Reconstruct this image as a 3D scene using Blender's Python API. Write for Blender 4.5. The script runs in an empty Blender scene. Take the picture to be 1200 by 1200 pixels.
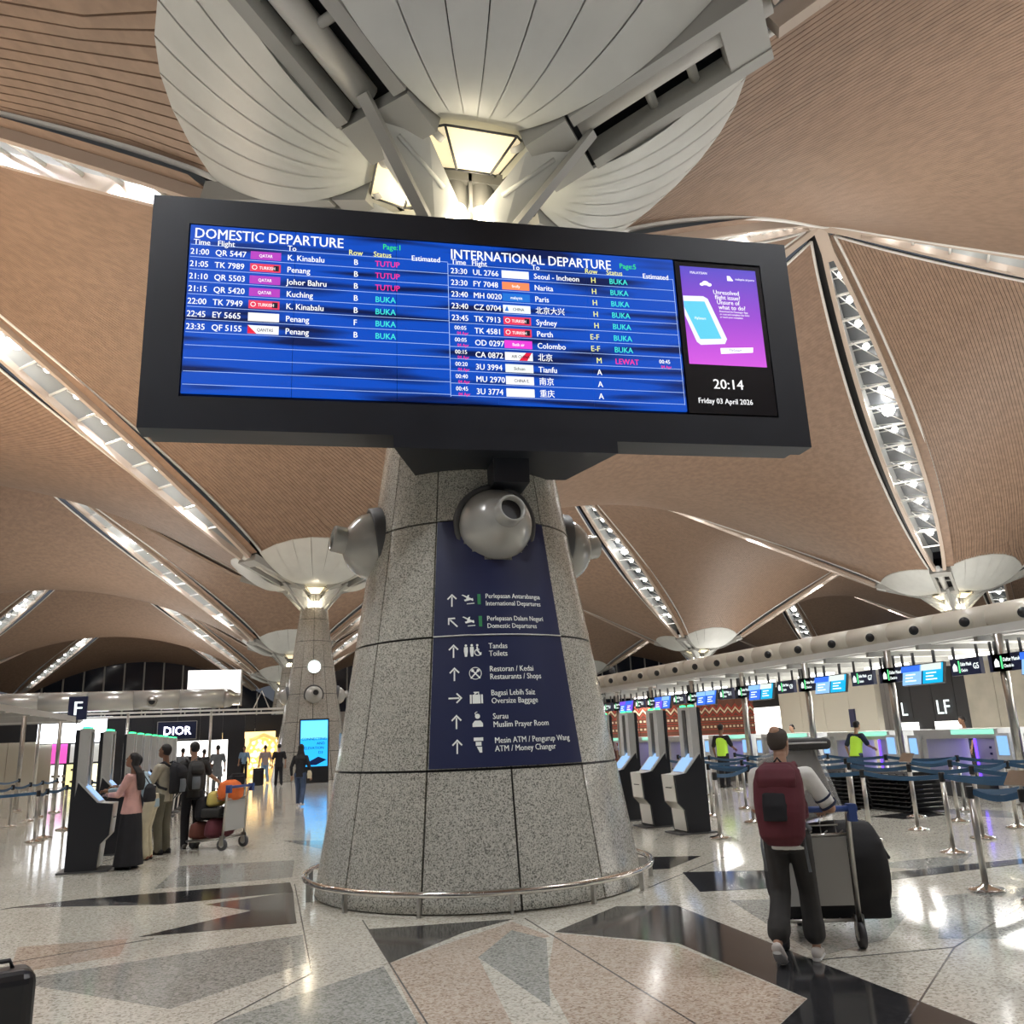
import bpy, bmesh, math, random
from math import sin, cos, pi, radians as R, sqrt, atan2
from mathutils import Vector as V, Matrix
random.seed(7)
S = bpy.context.scene
COL = S.collection
# ------------------------------------------------------------------ camera
cd = bpy.data.cameras.new('camera'); cam = bpy.data.objects.new('camera', cd); COL.objects.link(cam)
cd.sensor_width = 36; cd.lens = 36*1002.2/1200; cd.clip_end = 600; cd.clip_start = .05
_r = V((0.96039717, -0.27578111, -0.03977498)); _u = V((-0.03312253, -0.25473482, 0.96644352)); _w = V((0.27665894, 0.92685217, 0.25378117))
m = Matrix((( _r.x, _u.x, -_w.x), (_r.y, _u.y, -_w.y), (_r.z, _u.z, -_w.z))).to_4x4()
m.translation = V((-2.6245, -10.776, 1.68)); cam.matrix_world = m
S.camera = cam
# ------------------------------------------------------------------ world, exposure
w = bpy.data.worlds.new('night'); S.world = w; w.use_nodes = True
w.node_tree.nodes['Background'].inputs[0].default_value = (.55, .6, .7, 1)
w.node_tree.nodes['Background'].inputs[1].default_value = .12
S.view_settings.view_transform = 'Standard'; S.view_settings.look = 'None'
S.view_settings.exposure = 0.4; S.view_settings.gamma = 1; S.view_settings.use_curve_mapping = False
SX, SY = 41.484, 35.348            # column grid
H0, H1 = 8.3, 23.4                 # roof low and high points
DL = sqrt((SX/2)**2+(SY/2)**2)
AZ = math.atan2(SY, SX)
# ------------------------------------------------------------------ lamps (broad soft fill added to stand for island-roof uplights; spots in the roof trusses)
def area(loc, rot, sx, sy, power, col):
    l = bpy.data.lights.new('area_lamp', 'AREA'); l.shape = 'RECTANGLE'; l.size = sx; l.size_y = sy; l.energy = power; l.color = col
    o = bpy.data.objects.new('area_lamp', l); COL.objects.link(o); o.location = loc; o.rotation_euler = rot; return o
def point(loc, power, col, rad=.15, spot=None, aim=None):
    l = bpy.data.lights.new('bulb_lamp', 'SPOT' if spot else 'POINT'); l.energy = power; l.color = col; l.shadow_soft_size = rad
    if spot: l.spot_size = R(spot); l.spot_blend = .6
    o = bpy.data.objects.new('bulb_lamp', l); COL.objects.link(o); o.location = loc
    if aim: o.rotation_euler = (V(aim)-V(loc)).to_track_quat('-Z', 'Y').to_euler()
    return o
WARM = (1, .80, .60); NEU = (1, .95, .88); COOL = (.95, .97, 1)
UP = (pi, 0, 0)
for (x, y, sx, sy, p, c) in [(15, 12, 4, 26, 2600, NEU), (-14.5, 18, 4, 18, 4200, WARM), (15, 52, 4, 26, 2600, NEU), (-15, 60, 4, 26, 2600, NEU),
                             (-15, 100, 4, 30, 2600, NEU), (18, 100, 4, 30, 2400, NEU), (17, -16, 4, 16, 1700, NEU), (-15, -10, 4, 16, 1500, NEU), (36, 20, 4, 30, 2200, NEU), (45, 60, 4, 30, 2200, NEU)]:
    area((x, y, 4.5), UP, sx, sy, p*.56, c)
# ------------------------------------------------------------------ helpers
def rgb(h): return tuple(((c/255)/12.92 if c/255 <= .04045 else ((c/255+.055)/1.055)**2.4) for c in (int(h[i:i+2], 16) for i in (0, 2, 4)))
_M = {}
def mat(name, col=(.5, .5, .5), rough=.5, metal=0, emit=None, es=1, noise=0, ns=20, bump=0, coat=0, spec=.5, trans=0, alpha=1, nd=3):
    if name in _M: return _M[name]
    if isinstance(col, str): col = rgb(col)
    m = bpy.data.materials.new(name); m.use_nodes = True; nt = m.node_tree; b = nt.nodes['Principled BSDF']
    b.inputs['Base Color'].default_value = (*col, 1); b.inputs['Roughness'].default_value = rough; b.inputs['Metallic'].default_value = metal
    b.inputs['Specular IOR Level'].default_value = spec; b.inputs['Coat Weight'].default_value = coat; b.inputs['Coat Roughness'].default_value = .05
    if trans: b.inputs['Transmission Weight'].default_value = trans
    if alpha < 1: b.inputs['Alpha'].default_value = alpha
    if emit is not None:
        if isinstance(emit, str): emit = rgb(emit)
        b.inputs['Emission Color'].default_value = (*emit, 1); b.inputs['Emission Strength'].default_value = es
    if noise or bump:
        tc = nt.nodes.new('ShaderNodeTexCoord'); n = nt.nodes.new('ShaderNodeTexNoise'); n.inputs['Scale'].default_value = ns; n.inputs['Detail'].default_value = nd
        nt.links.new(tc.outputs['Object'], n.inputs['Vector'])
        if noise:
            cr = nt.nodes.new('ShaderNodeValToRGB'); cr.color_ramp.elements[0].position = .35; cr.color_ramp.elements[1].position = .65
            cr.color_ramp.elements[0].color = (*[c*(1-noise) for c in col], 1); cr.color_ramp.elements[1].color = (*[min(1, c*(1+noise)) for c in col], 1)
            nt.links.new(n.outputs['Fac'], cr.inputs[0]); nt.links.new(cr.outputs[0], b.inputs['Base Color'])
        if bump:
            bp = nt.nodes.new('ShaderNodeBump'); bp.inputs['Strength'].default_value = bump; bp.inputs['Distance'].default_value = .01
            nt.links.new(n.outputs['Fac'], bp.inputs['Height']); nt.links.new(bp.outputs[0], b.inputs['Normal'])
    _M[name] = m; return m
def speckle(name, c1, c2, c3, scale, rough, coat=0, seam=None):
    """granite / terrazzo: three tones scattered by voronoi cells"""
    if name in _M: return _M[name]
    m = bpy.data.materials.new(name); m.use_nodes = True; nt = m.node_tree; b = nt.nodes['Principled BSDF']; N = nt.nodes.new; L = nt.links.new
    tc = N('ShaderNodeTexCoord'); v = N('ShaderNodeTexVoronoi'); v.inputs['Scale'].default_value = scale; L(tc.outputs['Object'], v.inputs['Vector'])
    cr = N('ShaderNodeValToRGB'); e = cr.color_ramp.elements; e[0].position = 0; e[0].color = (*c1, 1); e[1].position = .75; e[1].color = (*c3, 1)
    k = e.new(.3); k.color = (*c2, 1); sp = N('ShaderNodeSeparateColor'); L(v.outputs['Color'], sp.inputs[0]); L(sp.outputs[0], cr.inputs[0])
    n = N('ShaderNodeTexNoise'); n.inputs['Scale'].default_value = .7; n.inputs['Detail'].default_value = 4; L(tc.outputs['Object'], n.inputs['Vector'])
    mr = N('ShaderNodeMapRange'); mr.inputs[3].default_value = .82; mr.inputs[4].default_value = 1.15; L(n.outputs['Fac'], mr.inputs[0])
    mx = N('ShaderNodeVectorMath'); mx.operation = 'SCALE'; L(cr.outputs[0], mx.inputs[0]); L(mr.outputs[0], mx.inputs['Scale']); L(mx.outputs[0], b.inputs['Base Color'])
    b.inputs['Roughness'].default_value = rough; b.inputs['Coat Weight'].default_value = coat; b.inputs['Coat Roughness'].default_value = .04
    _M[name] = m; return m
class MB:
    def __init__(s): s.v = []; s.f = []; s.m = []; s.sm = []; s.k = 0; s.smooth = False
    def add(s, vs, fs, mi=None, T=None):
        n = len(s.v); s.v += [tuple(T @ V(q)) if T else tuple(q) for q in vs]
        for f in fs: s.f.append([n+i for i in f]); s.m.append(s.k if mi is None else mi); s.sm.append(s.smooth)
        return s
    def box(s, c, d, rz=0, rot=None, T=None):
        x, y, z = d[0]/2, d[1]/2, d[2]/2
        M = Matrix.Translation(V(c)) @ (rot.to_4x4() if rot is not None else Matrix.Rotation(rz, 4, 'Z'))
        if T: M = T @ M
        return s.add([(a*x, b*y, e*z) for a in (-1, 1) for b in (-1, 1) for e in (-1, 1)],
                     [(0, 1, 3, 2), (4, 6, 7, 5), (0, 4, 5, 1), (2, 3, 7, 6), (0, 2, 6, 4), (1, 5, 7, 3)], None, M)
    def beam(s, a, b, w, h, up=(0, 0, 1)):
        a = V(a); b = V(b); d = (b-a); L = d.length; d.normalize(); sx = d.cross(V(up)).normalized(); uz = sx.cross(d)
        M = Matrix((sx, d, uz)).transposed().to_4x4(); M.translation = (a+b)/2
        return s.box((0, 0, 0), (w, L, h), T=M)
    def tube(s, pts, r, n=10, cap=True, closed=False):
        pts = [V(p) for p in pts]; rs = r if isinstance(r, (list, tuple)) else [r]*len(pts); base = len(s.v); N = len(pts); vs = []; fs = []
        for i, p in enumerate(pts):
            a = pts[(i-1) % N] if (i or closed) else p; b = pts[(i+1) % N] if (i < N-1 or closed) else p
            d = (b-a).normalized(); up = V((0, 0, 1)) if abs(d.z) < .95 else V((0, 1, 0)); x = d.cross(up).normalized(); y = x.cross(d)
            vs += [p+rs[i]*(cos(2*pi*k/n)*x+sin(2*pi*k/n)*y) for k in range(n)]
        for i in range(N if closed else N-1):
            j = (i+1) % N
            for k in range(n): fs.append((i*n+k, i*n+(k+1) % n, j*n+(k+1) % n, j*n+k))
        if cap and not closed: fs.append(tuple(range(n-1, -1, -1))); fs.append(tuple((N-1)*n+k for k in range(n)))
        o = s.smooth; s.smooth = True; s.add(vs, fs); s.smooth = o; return s
    def lathe(s, prof, n=24, T=None, a0=0, a1=2*pi, cap=False):
        full = abs(a1-a0-2*pi) < 1e-6; c = n if full else n+1; vs = []; fs = []
        for (r, z) in prof: vs += [(r*cos(a0+(a1-a0)*k/n), r*sin(a0+(a1-a0)*k/n), z) for k in range(c)]
        for i in range(len(prof)-1):
            for k in range(n):
                k2 = (k+1) % c; fs.append((i*c+k, i*c+k2, (i+1)*c+k2, (i+1)*c+k))
        if cap: fs.append(tuple(range(c-1, -1, -1))); fs.append(tuple((len(prof)-1)*c+k for k in range(c)))
        o = s.smooth; s.smooth = True; s.add(vs, fs, None, T); s.smooth = o; return s
    def sphere(s, c, r, n=12, sc=(1, 1, 1)):
        T = Matrix.Translation(V(c)) @ Matrix.Diagonal((*sc, 1)); return s.lathe([(r*sin(pi*k/n) + 1e-5, -r*cos(pi*k/n)) for k in range(n+1)], n+4, T)
    def prism(s, poly, h0, h1, axis='z'):
        n = len(poly); fn = {'z': lambda a, b, h: (a, b, h), 'y': lambda a, b, h: (a, h, b), 'x': lambda a, b, h: (h, a, b)}[axis]
        vs = [fn(a, b, h0) for a, b in poly]+[fn(a, b, h1) for a, b in poly]
        return s.add(vs, [tuple(range(n-1, -1, -1)), tuple(range(n, 2*n))]+[(i, (i+1) % n, (i+1) % n+n, i+n) for i in range(n)])
    def mesh(s, name, mats):
        me = bpy.data.meshes.new(name); me.from_pydata([tuple(q) for q in s.v], [], s.f)
        for q in (mats if isinstance(mats, (list, tuple)) else [mats]): me.materials.append(q)
        me.polygons.foreach_set('material_index', s.m); me.polygons.foreach_set('use_smooth', s.sm); me.update(); return me
    def build(s, name, mats, parent=None, loc=None, rz=0):
        return obj(name, s.mesh(name, mats), parent, loc, rz)
def obj(name, me, parent=None, loc=None, rz=0):
    o = bpy.data.objects.new(name, me); COL.objects.link(o); o.parent = parent
    if loc is not None: o.location = loc
    if rz: o.rotation_euler = (0, 0, rz)
    return o
def tag(o, label, cat, group=None):
    o['label'] = label; o['category'] = cat
    if group: o['group'] = group
    return o
def thing(name, label, cat, loc=(0, 0, 0), rz=0, group=None):
    o = obj(name, None, None, loc, rz); o.empty_display_size = .1; return tag(o, label, cat, group)
def struct(name, loc=(0, 0, 0), rz=0):
    o = obj(name, None, None, loc, rz); o.empty_display_size = .1; o['kind'] = 'structure'; return o
def stuff(o): o['kind'] = 'stuff'; return o
KIDS = {}
def copy_tree(src, loc=None, rz=None, label=None, group=None, parent=None):
    c = src.copy(); COL.objects.link(c); c.parent = parent
    if loc is not None: c.location = loc
    if rz is not None: c.rotation_euler = (0, 0, rz)
    if label: c['label'] = label
    if group: c['group'] = group
    for ch in src.children: copy_tree(ch, parent=c)
    return c
def text_mesh(mb, s, size, fn, align='LEFT', xs=1, off=.012, mi=None):
    """write s with its baseline start mapped through fn(u, v) -> world point"""
    cu = bpy.data.curves.new('t', 'FONT'); cu.body = s; cu.size = size; cu.align_x = align; cu.resolution_u = 2
    o = bpy.data.objects.new('t', cu); me = o.to_mesh()
    for dx in (0, .024*size): mb.add([fn(v.co.x*xs+dx, v.co.y) for v in me.vertices], [tuple(p.vertices) for p in me.polygons], mi)   # second pass thickens the strokes
    o.to_mesh_clear(); bpy.data.objects.remove(o); bpy.data.curves.remove(cu)
# ------------------------------------------------------------------ materials
GR = speckle('column_granite', (.13, .13, .115), (.40, .395, .345), (.66, .65, .58), 100, .2, .2)
GR2 = speckle('column_granite_far', (.26, .25, .22), (.36, .34, .30), (.45, .43, .38), 30, .2, .5)
FL = speckle('floor_beige', (.34, .32, .26), (.56, .54, .46), (.70, .68, .6), 60, .10)
FG = speckle('floor_grey', (.16, .17, .155), (.28, .29, .26), (.42, .43, .4), 60, .10)
FP = speckle('floor_pink', (.30, .22, .165), (.47, .38, .30), (.60, .52, .43), 60, .10)
FD = speckle('floor_black', (.010, .011, .012), (.02, .021, .023), (.045, .045, .048), 70, .10)
FM = speckle('floor_charcoal', (.05, .05, .05), (.09, .09, .088), (.14, .14, .14), 70, .10)
SLAT = mat('slat_brown', (.27, .178, .124), .5, noise=.12, ns=3)
BACK = mat('roof_void', (.028, .022, .02), .9)
WHT = mat('white_paint', (.78, .78, .76), .35)
PET = mat('petal_white', (.62, .64, .62), .4, noise=.03, ns=2)
GRY = mat('grey_paint', (.38, .385, .37), .42)
LGRY = mat('light_grey_paint', (.6, .6, .58), .4)
DGRY = mat('dark_grey_paint', (.09, .092, .095), .5)
BLK = mat('black_paint', (.012, .013, .016), .4)
BRD = mat('board_casing', (.013, .016, .024), .42, noise=.12, ns=1.5)
CHO = mat('chord_paint', (.52, .43, .36), .4)
STL = mat('brushed_steel', (.55, .54, .51), .28, 1, noise=.06, ns=8)
CHR = mat('polished_steel', (.72, .71, .68), .12, 1)
GLS = mat('night_glass', (.014, .02, .036), .08, spec=.6)
NAV = mat('sign_navy', (.018, .026, .085), .38)
GUN = mat('nozzle_grey', (.46, .46, .43), .22, .15, coat=.6)
DUCT = mat('duct_cream', (.66, .62, .53), .3, coat=.3)
E_W = mat('glow_white', (1, 1, 1), .5, emit=(1, .97, .92), es=3)
E_LAMPLIT = mat('glow_lamplight', (1, 1, 1), .5, emit=(1, .9, .7), es=6)
E_SPOT = mat('glow_spot', (1, 1, 1), .5, emit=(1, .98, .95), es=14)
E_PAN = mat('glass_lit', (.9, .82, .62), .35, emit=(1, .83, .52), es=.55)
E_TXT = mat('screen_white', (0, 0, 0), .5, emit=(1, 1, 1), es=1.0)
E_GRN = mat('glow_green', (0, .2, .05), .5, emit=(.05, 1, .3), es=2)
# ------------------------------------------------------------------ floor
def solid(mb, P, d):
    pass
fl = struct('floor')
b = MB(); b.add([(-75, -45, -.0015), (90, -45, -.0015), (90, 142, -.0015), (-75, 142, -.0015), (-75, -45, -.3), (90, -45, -.3), (90, 142, -.3), (-75, 142, -.3)],
                [(0, 1, 2, 3), (7, 6, 5, 4), (0, 4, 5, 1), (1, 5, 6, 2), (2, 6, 7, 3), (3, 7, 4, 0)])
b.build('terrazzo', FL, fl)
INL = {
 'FD': [
    [(-3.64, -1.34), (-2.63, -0.49), (-2.19, -0.72), (-2.2, -1.43)] ,
    [(-1.58, -2.04), (-0.24, -2.24), (-0.78, -2.57), (-1.58, -3.39)] ,
    [(-0.05, -2.94), (0.87, -2.14), (1.41, -2.38), (1.36, -4.78), (1.35, -6.27), (1.31, -6.63), (-0.08, -6.23), (0.36, -5.83), (0.78, -5.48), (0.72, -3.79)] ,
    [(2.23, 1.02), (3.25, 0.55), (2.39, -0.24), (1.88, -0.09)] ,
    [(2.4, -0.57), (3.33, -0.98), (2.86, -2.06), (1.96, -1.84)] ,
    [(-4.61, 1.34), (-2.17, 1.29), (-2.16, 0.52), (-3.6, 0.42)] ,
    [(4.43, -1.81), (6.37, -1.78), (6.06, -2.08), (4.09, -2.22)] ,
    [(8.21, 3.37), (9.61, 3.67), (9.38, 2.76), (8.35, 2.65)] ,
 ],
 'FM': [
    [(-5.39, 1.06), (-4.61, 1.34), (-3.6, 0.42), (-5.32, 1.14)] ,
    [(-3.13, 0.16), (-2.16, 0.52), (-2.19, -0.73), (-2.63, -0.49)] ,
 ],
 'FG': [
    [(-4.42, -2.62), (-2.17, -1.98), (-2.19, -3.07), (-3.13, -3.95)] ,
    [(-2.83, -4.42), (-1.63, -3.46), (-1.62, -4.96), (-1.68, -5.55), (-3.05, -4.82)] ,
    [(1.99, -2.4), (3.71, -3.11), (2.26, -4.4), (1.47, -4.62)] ,
    [(3.88, -3.2), (4.86, -3.22), (3.48, -5.02), (2.6, -4.57)] ,
    [(-3.69, 3.85), (-2.03, 3.5), (-2.13, 1.73), (-3.82, 1.68)] ,
    [(-0.89, -3.52), (-0.38, -2.7), (-0.2, -3.16), (-0.77, -4.97)] ,
    [(4.35, -1.23), (6.22, -1.14), (5.09, -2.07)] ,
    [(-1.29, 3.9), (-0.71, 5.48), (-2.14, 6.52)] ,
    [(9.63, 4.91), (10.66, 2.7), (9.76, 1.46), (9.49, 3.31)] ,
 ],
 'FP': [
    [(-1.58, -3.39), (-0.27, -2.35), (-0.14, -3.08), (-0.89, -3.52), (-1.09, -5.19), (-1.62, -4.96)] ,
    [(-0.06, -2.97), (0.67, -3.83), (0.77, -5.48), (0.35, -5.83), (-0.28, -6.4), (-0.91, -6.14), (-0.61, -4.4)] ,
    [(-4.67, -1.27), (-3.73, -1.38), (-3.7, -2.09), (-4.48, -2.38)] ,
 ],
}
for _k, _m in (('FP', FP), ('FG', FG), ('FM', FM), ('FD', FD)):
    for _q in INL[_k]: MB().prism(_q, -.02, {'FP': -.0005, 'FG': .0, 'FM': .0005, 'FD': .001}[_k]).build('inlay', _m, fl)
JN = [ [(-0.12, -2.26), (-0.09, -5.63)], [(-2.12, 1.11), (-2.17, -3.42)], [(-1.58, -1.58), (-1.57, -4.98)], [(2.51, -4.84), (0.99, -6.11)], [(2.51, -4.84), (4.19, -3.87)], [(-2.17, -3.42), (-2.83, -4.42)], [(-4.64, -1.95), (-3.49, -1.5)], [(1.6, -1.33), (3.74, 0.53)], [(-3.81, 9.49), (-4.95, 5.17)], [(1.4, -4.72), (2.51, -4.84)] ]
for _a, _b in JN: MB().beam((*_a, -.004), (*_b, -.004), .012, .0115).build('joint', FM, fl)

# ------------------------------------------------------------------ roof: hypar shells of slats, lens skylights on the diagonals
LW, LS0, LS1 = .92, 3.5, DL-.1
def lensw(s):            # half width of the skylight at distance s from the column
    t = (s-LS0)/(LS1-LS0); return 0 if t <= 0 or t >= 1 else LW*sin(pi*t**.85)**.8
def edge_off(t, from_col=True):       # shell edge offset from the diagonal, t along the edge from the column end
    return lensw(t*DL)+.5
def shell_pt(kind, a, b):
    """kind X: low corners at (0,0) and (-SX,0); kind Y: low corners at (0,0) and (0,SY). a,b in 0..1"""
    sg = 2*sin(2*AZ if False else 2*AZ)*0+1
    # side lengths are DL; offsets in units of DL measured along the other edge
    k = DL*sin(2*AZ)
    u0 = edge_off(b)/k; u1 = edge_off(1-b)/k; v0 = edge_off(a)/k; v1 = edge_off(1-a)/k
    u = u0+a*(1-u0-u1); v = v0+b*(1-v0-v1)
    if kind == 'X': e1 = V((-SX/2, SY/2)); e2 = V((-SX/2, -SY/2))
    else: e1 = V((SX/2, SY/2)); e2 = V((-SX/2, SY/2))
    z = H0+(H1-H0)*(u+v-2*u*v); p = e1*u+e2*v
    return V((p.x, p.y, z))
RC = 4.1
def near_col(p, kind, r=RC):
    q = V((-SX, 0)) if kind == 'X' else V((0, SY)); return min(V((p.x, p.y)).length, (V((p.x, p.y))-q).length) < r
def clip_range(kind, f):
    """f(t) -> point; first and last t outside the column circles"""
    out = []
    for a, b in ((0, .5), (1, .5)):
        if near_col(f(a), kind):
            for _ in range(14):
                m_ = (a+b)/2
                if near_col(f(m_), kind): a = m_
                else: b = m_
        out.append(a)
    return out
NS = 110
def slat_strip(mb, kind, i, seg=14, NS=110, g=.07):
    b0, b1 = (i+g)/NS, (i+1-g)/NS; vs = []; fs = []
    # rulings run along e1
    r0 = clip_range(kind, lambda a: shell_pt(kind, a, b0)); r1 = clip_range(kind, lambda a: shell_pt(kind, a, b1))
    for k in range(seg+1):
        for bb, dz, r_ in ((b0, 0, r0), (b1, 0, r1), (b1, .06, r1), (b0, .06, r0)):
            p = shell_pt(kind, r_[0]+(r_[1]-r_[0])*k/seg, bb); vs.append((p.x, p.y, p.z+dz))
    for k in range(seg):
        o = 4*k; q = o+4
        fs += [(o, q, q+1, o+1), (o+1, q+1, q+2, o+2), (o+3, o, o+4, o+7)]
    mb.add(vs, fs)
shell_me = {}; back_me = {}; trim_me = {}
for kind in 'XY':
    mb = MB()
    for i in range(165): slat_strip(mb, kind, i, 12, 165, .06)
    shell_me[kind] = mb.mesh('slats', SLAT)
    mb = MB(); n = 24; mb.smooth = True
    g = []
    for j in range(n*2+1):
        bb = j/(2*n); r_ = clip_range(kind, lambda a: shell_pt(kind, a, bb)); g.append([shell_pt(kind, r_[0]+(r_[1]-r_[0])*i/n, bb)+V((0, 0, .12)) for i in range(n+1)])
    idx = [(j*(n+1)+i, j*(n+1)+i+1, (j+1)*(n+1)+i+1, (j+1)*(n+1)+i) for j in range(2*n) for i in range(n)]
    mb.add([p for row in g for p in row], idx); back_me[kind] = mb.mesh('backing', BACK)
    mb = MB()                       # white edge trim along the four sides
    for side in range(4):
        fn = lambda t: shell_pt(kind, *[(t, 0), (t, 1), (0, t), (1, t)][side])
        r_ = clip_range(kind, fn); pts = [fn(r_[0]+(r_[1]-r_[0])*k/40) for k in range(41)]
        mb.tube(pts, .075, 4)
    trim_me[kind] = mb.mesh('edge_trim', WHT)
def shell(kind, x, y, singles=False):
    r = struct('ceiling', (x, y, 0))
    obj('backing', back_me[kind], r); obj('edge_trim', trim_me[kind], r)
    if singles:
        for i in range(NS):
            mb = MB(); slat_strip(mb, kind, i); mb.build('slat', SLAT, r)
    else: stuff(obj('slats', shell_me[kind], r))
for j in range(-1, 5):
    for i in range(-1, 4):
        x, y = i*SX, j*SY
        shell('X', x, y, singles=(i == 0 and j == 0))
        if j < 4: shell('Y', x, y)
# lens skylight, local x along the diagonal
def zl(s): return H0+(H1-H0)*s/DL
def lens_parts():
    P = {}
    ss = [LS0+1.1+(LS1-LS0-1.7)*k/40 for k in range(41)]
    for sg, nm in ((-1, 'a'), (1, 'b')):
        mb = MB(); pts = [V((s, sg*lensw(s), zl(s)-.1)) for s in ss]
        for a, c in zip(pts, pts[1:]): mb.beam(a, c, .2, .3)
        P['chord'+nm] = mb.mesh('chord', CHO)
        mb = MB()
        vs = []
        for s in ss: vs += [(s, sg*(lensw(s)+.02), zl(s)+.08), (s, sg*lensw(s)*.8, zl(s)+.95)]
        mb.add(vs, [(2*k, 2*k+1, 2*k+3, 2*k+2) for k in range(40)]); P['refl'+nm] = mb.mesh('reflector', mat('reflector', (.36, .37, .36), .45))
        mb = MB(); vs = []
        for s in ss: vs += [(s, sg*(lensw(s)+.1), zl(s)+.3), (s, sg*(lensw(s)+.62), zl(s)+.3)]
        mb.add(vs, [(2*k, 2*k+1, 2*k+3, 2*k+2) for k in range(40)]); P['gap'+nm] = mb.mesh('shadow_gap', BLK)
        mb = MB(); vs = []
        for s in ss: vs += [(s, sg*(lensw(s)+.08), zl(s)-.02), (s, sg*(lensw(s)+.56), zl(s)-.0)]
        mb.add(vs, [(2*k, 2*k+1, 2*k+3, 2*k+2) for k in range(40)]); P['flush'+nm] = mb.mesh('flush_strip', SLAT)
    mb = MB(); vs = []
    for s in ss: vs += [(s, -lensw(s)*.85, zl(s)+1.0), (s, lensw(s)*.85, zl(s)+1.0)]
    mb.add(vs, [(2*k, 2*k+1, 2*k+3, 2*k+2) for k in range(40)]); P['pane'] = mb.mesh('pane', mat('roof_glass', (.10, .11, .12), .25, spec=.8))
    mb = MB(); mb.beam((LS1-1.6, 0, zl(LS1-1.6)-.1), (LS1, 0, zl(LS1)-.1), .55, .3); P['end'] = mb.mesh('end_plate', CHO)
    P['bars'] = []
    bs = [LS0+3+k*1.32 for k in range(16)]
    for k, s in enumerate(bs):
        wv = lensw(s); mb = MB(); mb.tube([(s, -wv, zl(s)), (s, wv, zl(s))], .055, 6)
        if k < 15:
            s2 = bs[k+1]; mb.tube([(s, wv, zl(s)), ((s+s2)/2, -lensw((s+s2)/2)*.82, zl((s+s2)/2)+.8), (s2, wv, zl(s2))], .035, 5)
        mb.tube([(s, -wv*.8, zl(s)+.93), (s, wv*.8, zl(s)+.93)], .04, 5)
        P['bars'].append(mb.mesh('crossbar', WHT))
    P['lamps'] = []
    for k, (s, s2) in enumerate(zip(bs, bs[1:])):
        s = (s+s2)/2; mb = MB(); big = k == 7
        mb.k = 0; mb.box((s, .15, zl(s)+.45), (.22, .22, .16)); mb.k = 1; mb.sphere((s, .15, zl(s)+.34), .34 if big else .17, 6)
        P['lamps'].append(mb.mesh('spotlight', [LGRY, E_SPOT]))
    return P
LP = lens_parts()
def joined(mes, name):
    bm = bmesh.new(); mats = []; 
    for me in mes:
        base = []
        for q in me.materials:
            if q not in mats: mats.append(q)
            base.append(mats.index(q))
        n = len(bm.faces); bm.from_mesh(me); bm.faces.ensure_lookup_table()
        for f in bm.faces[n:]: f.material_index = base[f.material_index]
    r = bpy.data.meshes.new(name); bm.to_mesh(r); bm.free()
    for q in mats: r.materials.append(q)
    return r
LJ_bars = joined(LP['bars'], 'crossbars'); LJ_l = joined(LP['lamps'], 'spotlights')
wn = [0]
def skylight(x, y, az, detail, lit=True):
    wn[0] += 1; r = struct('window_%d' % wn[0], (x, y, 0), az)
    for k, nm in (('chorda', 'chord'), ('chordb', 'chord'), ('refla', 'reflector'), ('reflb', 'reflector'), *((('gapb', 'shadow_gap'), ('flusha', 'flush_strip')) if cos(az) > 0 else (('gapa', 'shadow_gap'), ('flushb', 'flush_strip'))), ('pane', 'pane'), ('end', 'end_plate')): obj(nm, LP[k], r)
    if detail:
        for q in LP['bars']: obj('crossbar', q, r)
        for q in LP['lamps']: obj('spotlight', q, r)
    else:
        stuff(obj('crossbars', LJ_bars, r)); stuff(obj('spotlights', LJ_l, r))
    if lit:
        for s in ((8, 13, 18) if detail else (13,)):
            c = V((x+s*cos(az), y+s*sin(az), zl(s)+.2)); point(c, 1100 if detail else 1800, COOL, .12, 130, c-V((0, 0, 5)))
AZS = [AZ, pi-AZ, -AZ, AZ-pi]
for j in range(-1, 5):
    for i in range(-1, 3):
        for q, az in enumerate(AZS):
            if j == 4 and q < 2: continue
            if j == -1 and q > 1: continue
            if (i == 2 and q in (0, 2)) or (i == -1 and q in (1, 3)): continue
            if j == 4 and i == 2: continue
            det = (i, j, q) in ((1, 1, 3), (0, 0, 1), (0, 0, 0), (0, 1, 3), (1, 2, 3), (0, 0, 3), (0, 0, 2), (1, 0, 1), (0, 2, 3))
            skylight(i*SX, j*SY, az, det, j < 4)
# ------------------------------------------------------------------ end window wall
yw = 4*SY+.3
for i in (-1, 0, 1, 2):
    x0, x1 = (i-1)*SX, i*SX
    r = struct('window_%d' % (40+i), (0, yw, 0)); wn[0] += 1
    n = 24; pts = [(x0+(x1-x0)*k/n, H0+(H1-H0)*(2*(k/n)-2*(k/n)**2)+.4) for k in range(n+1)]
    MB().prism([(x0, 4.5)]+pts+[(x1, 4.5)], 0, .1, 'y').build('pane', GLS, r)
    for k in range(0, 15):
        x = x0+SX*k/14; t = (x-x0)/SX; z = H0+(H1-H0)*(2*t-2*t*t)+.2
        MB().box((x, -.12, (4.5+z)/2), (.22, .2, z-4.5)).build('mullion', GRY, r)
    MB().box(((x0+x1)/2, -.15, 4.5), (SX, .3, .4)).build('sill', LGRY, r)
MB().box((7, yw+.1, 2.2), (165, .2, 4.6)).build('wall_end', mat('end_wall', (.32, .31, .3), .6))['kind'] = 'structure'
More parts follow.
